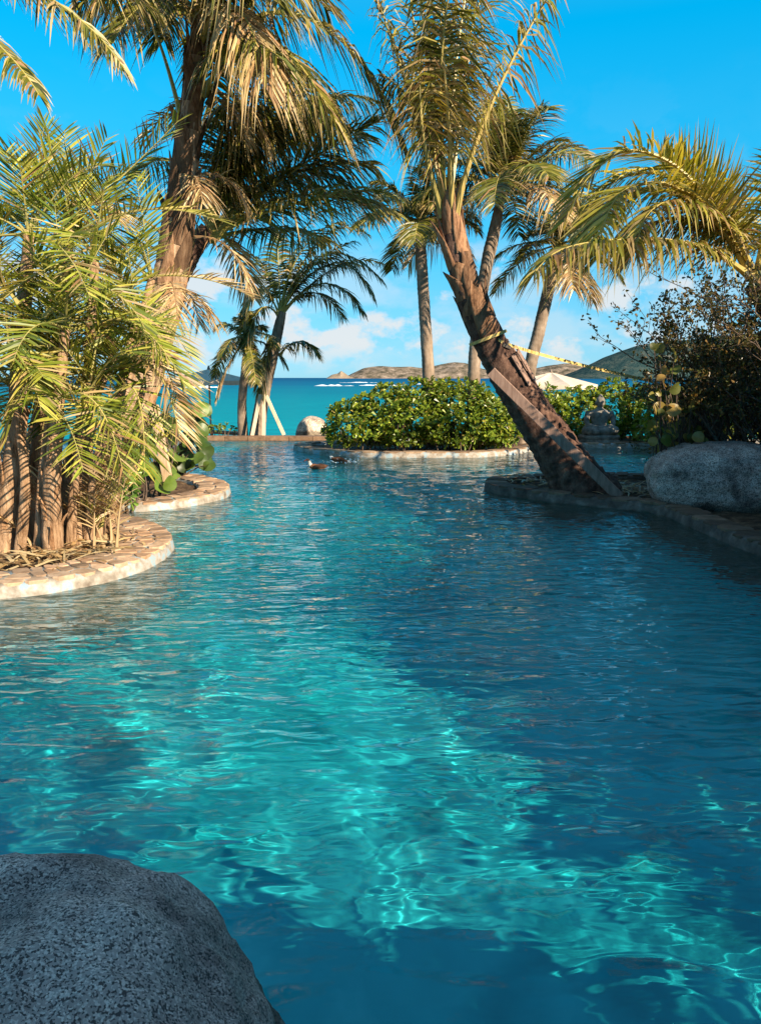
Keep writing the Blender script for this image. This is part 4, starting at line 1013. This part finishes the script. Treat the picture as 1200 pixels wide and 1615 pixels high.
def hedge(label, blobs, dens, seed, lsize=.135, whorl=8, cols=NAU, name='hedge', group=None, inner=.35, stemn=60, yellow=.07):
    g = np.random.default_rng(seed); rr = random.Random(seed)
    base = np.array([np.mean([b_[0] for b_ in blobs]), np.mean([b_[1] for b_ in blobs]), 0.03])
    t = thing(name, label, 'hedge' if name == 'hedge' else 'shrub', base, group)
    Pt, Nt = [], []
    for (cx, cy, cz, rx, ry, rz) in blobs:
        k = int(dens*4*math.pi*((rx*ry)**1.6+(rx*rz)**1.6+(ry*rz)**1.6)**(1/1.6)/3*1.7)
        d = nrm(g.normal(size=(k, 3)))
        bump = np.array([1+.33*noise.fractal(Vector(v*3.2+np.array([cx, cy, 0])), 1, 2, 3) for v in d])
        rad = np.where(g.random(k) < inner, g.uniform(.55, .95, k), g.uniform(.93, 1.04, k))*bump
        p = np.array([cx, cy, cz])+d*rad[:, None]*np.array([rx, ry, rz])
        Pt.append(p); Nt.append(nrm(d/np.array([rx, ry, rz])))
    Pt, Nt = np.concatenate(Pt), np.concatenate(Nt)
    ok = Pt[:, 2] > .12+.1*g.random(len(Pt))
    # drop what lies deep inside another lobe
    for (cx, cy, cz, rx, ry, rz) in blobs:
        q = ((Pt-np.array([cx, cy, cz]))/np.array([rx, ry, rz])); ok &= (np.sum(q*q, 1) > .30)
    Pt, Nt = Pt[ok], Nt[ok]; k = len(Pt)
    ax = nrm(Nt*.8+np.array([0, 0, .55])+g.normal(0, .35, (k, 3)))
    szk = g.uniform(.55, 1.15, k)
    mb = MB()
    for w in range(whorl):
        a = 2*math.pi*w/whorl+g.uniform(0, 6.28, k)*.1+g.uniform(0, 6.28)
        e1 = nrm(np.cross(ax, np.array([.3, .2, 1.0]))); e2 = np.cross(ax, e1)
        out = e1*np.cos(a)[:, None]+e2*np.sin(a)[:, None]
        tilt = g.uniform(.25, 1.1, k)[:, None] if w < whorl*.6 else g.uniform(.9, 1.8, k)[:, None]
        D = nrm(out+ax*tilt)
        Nn = nrm(ax-D*np.sum(ax*D, 1)[:, None]+1e-4)
        L = lsize*szk*g.uniform(.75, 1.15, k); V, F = leaf_quads(g, Pt+out*.01, D, Nn, L, L*g.uniform(.45, .6, k))
        c = np.array(cols)[g.integers(len(cols), size=k)]*g.uniform(.75, 1.25, (k, 1))
        yl = g.random(k) < yellow; c[yl] = np.array((.32, .25, .05))*g.uniform(.7, 1.2, (yl.sum(), 1))
        mb.add(V, F, np.repeat(c, 2, 0).tolist())
    mb.build('foliage', M['broad'], t, False)['kind'] = 'stuff'
    mb = MB()
    for _ in range(stemn):
        cx, cy, cz, rx, ry, rz = rr.choice(blobs)
        a, q = rr.uniform(0, 6.28), rr.uniform(.3, .9)
        p1 = np.array([cx+math.cos(a)*rx*q, cy+math.sin(a)*ry*q, cz+rz*rr.uniform(-.1, .6)])
        p0 = np.array([cx+math.cos(a)*rx*q*.6, cy+math.sin(a)*ry*q*.6, .0])
        mid = (p0+p1)/2+np.array([rr.uniform(-.15, .15), rr.uniform(-.15, .15), -.05])
        tube(mb, bez([p0, mid, p1], 7), np.linspace(.018, .006, 7), 4, cap=False)
    mb.build('stems', M['twig'], t, True)['kind'] = 'stuff'
    return t
def blob(px, py, Y, rx, ry, rz, zc=None):
    c = P(px, py, Y)
    return (c[0], c[1], c[2] if zc is None else zc, rx, ry, rz)
hedge('rounded glossy green hedge on the pale kerbed island', [blob(560, 672, 17.6, .72, .62, .55), blob(610, 655, 17.8, .75, .7, .66), blob(665, 650, 17.9, .8, .75, .74), blob(720, 652, 17.8, .8, .75, .72), blob(765, 662, 17.7, .6, .65, .6), blob(640, 668, 17.4, .75, .5, .5), blob(720, 672, 17.4, .8, .5, .48), blob(790, 676, 17.6, .45, .5, .48)], 60, 81, inner=.45)
hedge('dark green hedge behind the seated statue', [blob(850, 655, 20.2, .8, .7, .7), blob(905, 655, 20.6, .8, .6, .72), blob(965, 652, 20.6, .85, .6, .78), blob(1025, 655, 20.4, .8, .7, .75), blob(1075, 660, 20.2, .8, .8, .7), blob(1000, 690, 20.1, .9, .4, .4), blob(865, 685, 19.9, .7, .45, .4), blob(1130, 655, 19.8, .9, .9, .8), blob(1035, 690, 19.0, .55, .45, .45), blob(1060, 670, 18.0, .6, .5, .6)], 48, 82)
for k_, (lb_, bl_) in enumerate((('low green plant between the lounger and the small edge palm', blob(355, 678, 22.2, .26, .2, .16)), ('low green plant at the foot of the small edge palm', blob(376, 681, 22.3, .18, .2, .14)), ('low green plant under the end of the brown lounger', blob(335, 680, 22.4, .2, .2, .15)))):
    hedge(lb_, [bl_], 60, 830+k_, lsize=.08, stemn=6, name='shrub', group='low plants at the pool edge')

# leafy weed by the planter
hedge('small bright green leafy plant at the foot of the date palms', [blob(192, 735, 9.6, .20, .2, .22), blob(196, 775, 9.3, .14, .14, .12), blob(175, 765, 9.5, .16, .15, .16), blob(212, 745, 9.8, .16, .16, .18)], 70, 84, lsize=.12, whorl=6, cols=[(.13, .24, .03), (.19, .30, .05), (.09, .17, .025)], stemn=14, name='shrub', inner=.2)

hedge('added clipped green hedge, unseen on the near bank, casting shade on the pool', [(1.5, .05, .7, .5, .4, .85), (2.2, .05, .65, .6, .4, .8), (2.9, .05, .55, .6, .4, .75), (3.6, .0, .45, .6, .4, .62), (4.3, -.1, .4, .6, .4, .55)], 80, 86, lsize=.15, inner=.6)  # unseen hedge, added so its top edge shades the near pool floor

def round_leaf(tree, c, nrm_dir, r, col, seed, up=None):
    rr = random.Random(seed)
    N_ = nrm(nrm_dir); A = nrm(np.cross(N_, [.1, .2, 1.0])); a0 = rr.uniform(0, 6.28); k = 14
    A, B_ = A*math.cos(a0)+np.cross(N_, A)*math.sin(a0), None
    B_ = np.cross(N_, A)
    ring, mid = [], []
    for i in range(k):
        a = 2*math.pi*i/k
        rr_ = r*(1-.16*math.exp(-((a-math.pi)**2)/.08))*(1+.03*rr.uniform(-1, 1))
        x, y = math.cos(a)*rr_, math.sin(a)*rr_
        ring.append(c+A*x+B_*y+N_*(.28*abs(y)-.25*x*x/r+.02*r*math.sin(4*a)))
        x, y = x*.55, y*.55
        mid.append(c+A*x+B_*y+N_*(.24*abs(y)-.25*x*x/r))
    V = ring+mid+[np.asarray(c)]
    F = [(i, (i+1) % k, k+(i+1) % k, k+i) for i in range(k)]+[(k+i, k+(i+1) % k, 2*k) for i in range(k)]
    C = [tuple(np.array(col)*(1.0+.12*((i//2) % 2))) for i in range(k)]*2
    mb = MB(); mb.add(V, F, C); return mb.build('leaf', M['sgrape'], tree, True)
def sea_grape(label, base, pts, r, cols, seed, facing=(.3, -1, .5), stems=None):
    rr = random.Random(seed)
    t = thing('sea_grape_shrub', label, 'shrub', base)
    mb = MB()
    for i, p in enumerate(pts):
        f = np.array(facing)+np.array([rr.uniform(-1.4, 1.4), rr.uniform(-.6, 1.0), rr.uniform(-.8, 1.1)])
        round_leaf(t, np.asarray(p), f, r*rr.uniform(.65, 1.15), tuple(np.array(rr.choice(cols))*rr.uniform(.8, 1.2)), seed*100+i)
        q = np.asarray(p); b_ = np.asarray(base)+np.array([rr.uniform(-.25, .25), rr.uniform(-.2, .2), 0])
        tube(mb, bez([b_, (b_+q)/2+np.array([rr.uniform(-.1, .1), 0, .1]), q], 8), np.linspace(.014, .004, 8), 4, cap=False)
    mb.build('stems', M['twig'], t, True)['kind'] = 'stuff'
SG = [(.05, .09, .018), (.08, .13, .025), (.12, .18, .035), (.035, .06, .014)]
rr = random.Random(90)
pts = [P(rr.uniform(215, 330), rr.uniform(640, 752), rr.uniform(12.0, 13.2)) for _ in range(70)]
pts += [P(320, 697, 12.2), P(307, 690, 12.3), P(296, 700, 12.4), P(313, 668, 12.6), P(298, 722, 12.4)]
pts = [p for p in pts if p[2] > .15]
sea_grape('dark sea grape shrub with big round leaves in the far flagstone bed', P(270, 752, 12.6)*np.array([1, 1, 0])+np.array([0, 0, .05]), pts, .135, SG, 5)
pts = [P(232, 738, 10.5), P(224, 728, 10.6), P(240, 745, 10.45), P(268, 762, 10.2), P(255, 764, 10.3), P(210, 690, 10.8), P(222, 700, 10.9), P(236, 712, 10.9), P(205, 712, 10.7), P(285, 660, 10.9), P(275, 675, 10.9)]
sea_grape('light green sea grape leaves round the foot of the brown plank', P(240, 768, 10.5)*np.array([1, 1, 0])+np.array([0, 0, .05]), pts, .15, [(.13, .21, .03), (.18, .26, .045), (.09, .14, .022)], 6)
pts = [P(1045+rr.uniform(-18, 22), 545+k*9+rr.uniform(-6, 6), 9.9+rr.uniform(-.2, .3)) for k in range(18)]
pts += [P(rr.uniform(1035, 1110), rr.uniform(610, 715), rr.uniform(9.9, 10.9)) for _ in range(60)]
sea_grape('mottled yellow green sea grape climbing beside the twiggy shrub', P(1060, 735, 10.5)*np.array([1, 1, 0])+np.array([0, 0, .05]), pts, .085, [(.18, .16, .035), (.26, .19, .05), (.11, .13, .03), (.32, .2, .06), (.07, .08, .02)], 7)

# twiggy dark shrub on the right bank, then unseen shrubs added along the bank for shade
def twiggy(label, base, h, spread, seed, nstem, leafn, lsize, cols, dense=1.0, lean=(0, 0), group='shrubs along the east bank'):
    rr = random.Random(seed); g = np.random.default_rng(seed)
    t = thing('shrub', label, 'shrub', base, group)
    mb = MB(); tips = []
    def grow(p, d, L, r, lev):
        n_ = 5; pts = [p]
        for i in range(n_):
            d = nrm(d+np.array([rr.gauss(0, .16), rr.gauss(0, .16), rr.gauss(.03, .1)])); p = p+d*L/n_; pts.append(p)
        tube(mb, np.array(pts), np.linspace(r, r*.6, n_+1), 4 if lev < 2 else 3, cap=False)
        tips.extend([(q, lev) for q in pts[2:]])
        if lev < 4:
            for _ in range(rr.choice((2, 3, 3)) if lev < 3 else 2):
                dd = nrm(d+np.array([rr.gauss(0, .55), rr.gauss(0, .55), rr.gauss(.08, .35)]))
                grow(pts[rr.choice((2, 3, 4, 5))], dd, L*rr.uniform(.5, .8), r*.6, lev+1)
    for _ in range(nstem):
        a = rr.uniform(0, 6.28); q = rr.random()**.5
        d = nrm(np.array([math.cos(a)*q*spread+lean[0], math.sin(a)*q*spread+lean[1], 1.0]))
        grow(np.array(base)+np.array([math.cos(a)*.35*q, math.sin(a)*.35*q, -.05]), d, h*rr.uniform(.36, .5), .028*rr.uniform(.7, 1.3), 0)
    mb.build('branches', M['twig'], t, True)['kind'] = 'stuff'
    tp_ = np.array([q for q, lv in tips if lv >= 2]); k = leafn
    i = g.integers(len(tp_), size=k); p0 = tp_[i]+g.normal(0, .03, (k, 3))
    D = nrm(g.normal(size=(k, 3))+np.array([0, 0, .3])); Nn = nrm(np.cross(D, g.normal(size=(k, 3))))
    L = lsize*g.uniform(.6, 1.3, k); V, F = leaf_quads(g, p0, D, Nn, L, L*.6)
    c = np.array(cols)[g.integers(len(cols), size=k)]*g.uniform(.7, 1.3, (k, 1))
    mb = MB(); mb.add(V, F, np.repeat(c, 2, 0).tolist()); mb.build('foliage', M['broad'], t, False)['kind'] = 'stuff'
DK = [(.07, .075, .018), (.10, .085, .02), (.14, .09, .028), (.045, .045, .014), (.2, .12, .04)]
b_ = P(1165, 720, 10.9); twiggy('dark twiggy shrub behind the long grey boulder', (b_[0], 10.9, .05), 3.0, .5, 101, 14, 9000, .055, DK)
b_ = P(1225, 720, 10.2); twiggy('dense dark shrub crowding the long grey boulder', (b_[0], 10.2, .05), 3.9, .42, 102, 15, 11000, .06, DK)
b_ = P(1100, 720, 11.6); twiggy('low bare twigged shrub between the statue hedge and the boulder', (b_[0], 11.7, .05), 1.9, .6, 103, 9, 3500, .055, DK)
BANK = [(.08, .11, .025), (.055, .085, .02), (.11, .12, .03)]
k = 0
for x_, y_, h_ in ((5.3, 1.9, 2.6), (7.1, 7.7, 3.3), (7.7, 8.7, 3.6), (5.5, 3.35, 2.5), (5.7, 4.8, 2.9), (6.5, 6.0, 3.1), (6.4, 6.7, 3.2), (8.2, 9.6, 3.6), (8.0, 13.2, 3.2), (8.8, 16.3, 3.2)):  # out of view, added to shade the pool and right bank
    twiggy('added leafy green bank shrub, out of view, casting shade on the pool', (x_, y_, .05), h_, .75, 110+k, 13, 9000, .14, BANK); k += 1

# ------------------------------------------------------------------ statue
sb = P(943, 698, 19.35); sb[2] = .05
sta = thing('stone_statue', 'weathered grey stone statue of a seated meditating figure on a round plinth', 'statue', sb)
mb = MB(); X_, Y_, Z_ = np.eye(3)
def ring(z, a, b_, dx=0, dy=0): return (sb+np.array([dx, dy, z]), X_, Y_, a, b_)
loft(mb, [ring(0, .50, .40), ring(.06, .53, .43), ring(.09, .53, .43), ring(.11, .48, .39), ring(.13, .50, .40), ring(.18, .53, .42), ring(.22, .51, .41), ring(.235, .46, .37)], 32)
mb.build('plinth', M['statue'], sta, True)
mb = MB()
def ell(c, r, n_=14):
    rg = []
    for q_ in np.linspace(-.98, .98, 9):
        k_ = math.sqrt(1-q_*q_); rg.append((sb+np.array(c)+np.array([0, 0, q_*r[2]]), X_, Y_, r[0]*k_, r[1]*k_))
    loft(mb, rg, n_)
def limb(pts, rads): tube(mb, bez([sb+np.array(p_) for p_ in pts], 12), np.interp(np.linspace(0, 1, 12), np.linspace(0, 1, len(rads)), rads), 10)
loft(mb, [ring(.22, .42, .34), ring(.30, .44, .35), ring(.38, .36, .28), ring(.42, .24, .2)], 24)
limb([(-.2, .05, .36), (-.52, -.12, .34), (-.30, -.38, .32), (.10, -.30, .33)], [.13, .12, .10, .07])
limb([(.2, .05, .36), (.52, -.12, .34), (.30, -.38, .34), (-.10, -.28, .36)], [.13, .12, .10, .07])
loft(mb, [ring(.36, .22, .17), ring(.46, .19, .15), ring(.56, .20, .15), ring(.68, .25, .16), ring(.77, .29, .155), ring(.83, .25, .13), ring(.87, .12, .10), ring(.90, .075, .075), ring(.97, .07, .07)], 24)
for s_ in (-1, 1):
    limb([(s_*.26, 0, .80), (s_*.36, .03, .66), (s_*.34, -.06, .52), (s_*.30, -.12, .47)], [.085, .075, .065, .06])
    limb([(s_*.30, -.11, .48), (s_*.22, -.22, .44), (s_*.1, -.27, .43), (0, -.28, .43)], [.06, .055, .045, .04])
loft(mb, [ring(.93, .05, .05, 0, -.02), ring(.96, .082, .085, 0, -.02), ring(1.01, .10, .105, 0, -.02), ring(1.06, .108, .118, 0, -.01), ring(1.11, .108, .12), ring(1.15, .092, .10), ring(1.18, .06, .07), ring(1.20, .05, .055), ring(1.235, .035, .035), ring(1.25, .012, .012)], 20)
ell((0, -.128, 1.035), (.018, .03, .035)); ell((0, -.115, .985), (.035, .02, .012))
for s_ in (-1, 1): ell((s_*.108, .0, 1.03), (.02, .03, .065)); ell((s_*.042, -.112, 1.065), (.03, .02, .016))
fo = mb.build('figure', M['statue'], sta, True)
rm = fo.modifiers.new('r', 'REMESH'); rm.mode = 'VOXEL'; rm.voxel_size = .014; rm.use_smooth_shade = True
sm = fo.modifiers.new('s', 'SMOOTH'); sm.iterations = 4; sm.factor = .5

# ------------------------------------------------------------------ ducks
def duck(label, c, yaw, scale, diving=False):
    t = thing('duck', label, 'duck', c)
    BR, DKB, WH, RED, CAPC = (.22, .10, .05), (.09, .045, .03), (.75, .7, .62), (.4, .08, .05), (.10, .055, .04)
    if not diving:
        spec = [(-.26, .10, .01, .01, DKB), (-.21, .075, .035, .03, DKB), (-.15, .055, .075, .055, BR), (-.06, .045, .10, .075, BR), (.04, .045, .105, .08, BR), (.12, .055, .085, .075, BR), (.165, .085, .055, .055, BR),
                (.185, .125, .038, .04, WH), (.195, .165, .034, .036, WH), (.21, .195, .042, .042, WH), (.225, .222, .042, .036, CAPC), (.25, .238, .036, .022, CAPC), (.285, .20, .02, .016, RED), (.32, .192, .017, .009, RED), (.345, .188, .008, .004, DKB)]
    else:
        spec = [(-.26, .14, .01, .01, DKB), (-.21, .11, .035, .03, DKB), (-.15, .085, .075, .055, BR), (-.06, .06, .10, .075, BR), (.04, .045, .105, .08, BR), (.12, .04, .085, .07, BR), (.175, .045, .05, .05, BR),
                (.22, .04, .038, .038, WH), (.25, .03, .04, .04, WH), (.28, .01, .035, .035, CAPC), (.31, -.03, .018, .014, RED), (.33, -.06, .006, .004, RED)]
    cy, sy = math.cos(yaw), math.sin(yaw)
    pts = np.array([[cy*s_[0]*scale, sy*s_[0]*scale, s_[1]*scale] for s_ in spec])+np.asarray(c)
    T = nrm(np.gradient(pts, axis=0)); Sd = np.array([-sy, cy, 0])
    rg = [(pts[i], Sd, np.cross(Sd, T[i]), spec[i][2]*scale, spec[i][3]*scale) for i in range(len(spec))]
    mb = MB(); loft(mb, rg, 16, [s_[4] for s_ in spec[1:]])
    o = mb.build('body', M['feather'], t, True); o.modifiers.new('s', 'SUBSURF').render_levels = 1
    for s_ in (-1, 1):                                              # folded wings
        mb = MB(); rg = []
        up_ = .03 if not diving else .09
        for q_, w_, h_ in ((-.22, .004, .012), (-.15, .01, .035), (-.05, .014, .05), (.05, .014, .05), (.10, .006, .025)):
            ctr = np.asarray(c)+np.array([cy*q_, sy*q_, up_+.045-(.02 if q_ > 0 else 0)])*scale+Sd*s_*(.088-.12*max(0, -q_-.05))*scale
            rg.append((ctr, Sd, Z_, w_*scale, h_*scale))
        loft(mb, rg, 8, [(.13, .06, .035)]*4); mb.build('wing', M['feather'], t, True)
    return t
d1 = G(501, 739, 0); duck('brown duck with pale cheeks swimming level on the pool', (d1[0], d1[1], -.01), math.pi*.98, .8)
d2 = G(537, 730, 0); duck('dark duck dipping its head in a small splash', (d2[0], d2[1], -.02), .2, .78, True)
mb = MB(); rr = random.Random(3)
for k in range(60):
    a = rr.uniform(0, 6.28); q_ = rr.uniform(.12, .36); s_ = rr.uniform(.006, .018)
    c_ = np.array([d2[0]+math.cos(a)*q_*1.2, d2[1]+math.sin(a)*q_*.6, rr.uniform(.0, .03)+.16*rr.random()**4])
    V = [c_+np.array(v)*s_ for v in ((1.6, 0, 0), (-1.6, 0, 0), (0, 1.6, 0), (0, -1.6, 0), (0, 0, 1), (0, 0, -1))]
    mb.add(V, [(0, 2, 4), (2, 1, 4), (1, 3, 4), (3, 0, 4), (2, 0, 5), (1, 2, 5), (3, 1, 5), (0, 3, 5)])
tag(mb.build('splash', M['foam'], None, True), 'white splash drops round the dipping duck', 'splash', kind='stuff')

# ------------------------------------------------------------------ umbrellas and lounger
def umbrella(label, c, ztop, half, rise, zg, m_off=(0, 0), rot=.4):
    t = thing('beach_umbrella', label, 'umbrella', (c[0], c[1], zg), 'canvas umbrellas on the beach')
    n_ = 8; ctr = np.array([c[0], c[1], ztop])
    cor = [ctr+np.array([math.cos(2*math.pi*k/n_+rot)*half, math.sin(2*math.pi*k/n_+rot)*half, -rise]) for k in range(n_)]
    for k in range(n_):
        a, b_ = cor[k], cor[(k+1) % n_]; V = []; m_ = 6
        for i_ in range(m_+1):
            f = i_/m_
            for j in range(m_+1):
                h = j/m_; p_ = ctr*(1-f)+(a*(1-h)+b_*h)*f
                p_ = p_+np.array([0, 0, -.06*math.sin(math.pi*f)*math.sin(math.pi*h)-.03*f*math.sin(math.pi*h)])
                V.append(p_)
        F = [(i_*(m_+1)+j, i_*(m_+1)+j+1, (i_+1)*(m_+1)+j+1, (i_+1)*(m_+1)+j) for i_ in range(m_) for j in range(m_)]
        mb = MB(); mb.add(V, F)
        V2 = []
        for j in range(m_+1):
            p_ = V[m_*(m_+1)+j]; V2 += [p_, p_+np.array([0, 0, -.13])]
        mb.add(V2, [(2*j, 2*j+1, 2*j+3, 2*j+2) for j in range(m_)])
        mb.build('canopy_panel', M['canopy'], t, True)
        mb = MB(); tube(mb, [ctr-np.array([0, 0, .03]), a-np.array([0, 0, .02])], .014, 5); mb.build('rib', M['wood'], t, True)
    mb = MB(); tube(mb, [np.array([c[0], c[1], zg]), np.array([c[0], c[1], ztop])], .03, 10); mb.build('pole', M['wood'], t, True)
    mb = MB(); loft(mb, [(ctr+np.array([0, 0, z_]), X_, Y_, r_, r_) for z_, r_ in ((-.02, .05), (.03, .045), (.07, .03), (.11, .012))], 12); mb.build('finial', M['dark_metal'], t, True)
ua = P(330, 600, 24.0); umbrella('tan beach umbrella over the brown lounger', (ua[0], 24.0), P(330, 582, 24)[2], 1.35, .33, -.42)
ub = P(868, 600, 27.0); umbrella('wide cream beach umbrella canopy behind the slanting slim palm', (ub[0], 27.0), P(868, 587, 27)[2], 1.7, .42, -.75, rot=.15)
lg_ = thing('sun_lounger', 'brown sun lounger with raised backrest under the tan umbrella', 'lounger', (ua[0]-.1, 23.6, -.4))
c_ = P(320, 672, 23.4)
mb = MB(); beam(mb, c_+np.array([-.35, .1, .12]), c_+np.array([.18, -.1, -.14]), .62, .06, side=(.2, 1, .3)); mb.build('backrest', M['brown_cloth'], lg_, False)
mb = MB(); beam(mb, c_+np.array([.18, -.1, -.16]), c_+np.array([1.2, -.4, -.2]), .62, .06, side=(.2, 1, 0)); mb.build('seat', M['brown_cloth'], lg_, False)
for dx, dy in ((.2, -.4), (1.1, -.7), (.25, .15), (1.15, -.1)):
    mb = MB(); beam(mb, c_+np.array([dx, dy, -.2]), np.array([c_[0]+dx, c_[1]+dy, -.42]), .05, .05); mb.build('leg', M['wood'], lg_, False)

# ------------------------------------------------------------------ building added unseen behind the viewer, aligned with the sun to cast shade
VO, VU, VV_ = np.array([1.75, -.60, 0]), np.array([.7, -.714, 0]), np.array([-.714, -.7, 0])
vl = thing('shade_villa', 'added plastered building with shingle roof, unseen behind the viewer, casting shade', 'shade blocker', (5, -3, .03))
def vbox(mb, u0, u1, v0, v1, z0, z1):
    V = [VO+VU*u+VV_*v+np.array([0, 0, z]) for z in (z0, z1) for v in (v0, v1) for u in (u0, u1)]
    mb.add(V, [(0, 2, 3, 1), (4, 5, 7, 6), (0, 1, 5, 4), (2, 6, 7, 3), (0, 4, 6, 2), (1, 3, 7, 5)])
mb = MB(); vbox(mb, 0, 7, 0, 5, .03, 2.9); mb.build('wall', M['plaster'], vl, False)
mb = MB(); V = [VO+VU*u+VV_*v+np.array([0, 0, z]) for u, v, z in ((-.35, -.35, 2.85), (7.4, -.35, 2.85), (7.4, 5.4, 2.85), (-.35, 5.4, 2.85), (2.2, 2.5, 4.6), (4.8, 2.5, 4.6))]
mb.add(V, [(0, 1, 2, 3), (0, 3, 4), (1, 5, 2), (0, 4, 5, 1), (3, 2, 5, 4)]); mb.build('roof', M['shingle'], vl, False)
for v_ in (1.2, 3.6):
    mb = MB(); vbox(mb, -.05, .02, v_-.6, v_+.6, .9, 2.3); w_ = mb.build('window', M['wood'], vl, False)
    for q_ in (-.28, .28):
        mb = MB(); vbox(mb, -.07, -.045, v_+q_-.24, v_+q_+.24, .98, 2.22); mb.build('pane', M['dark_metal'], w_, False)
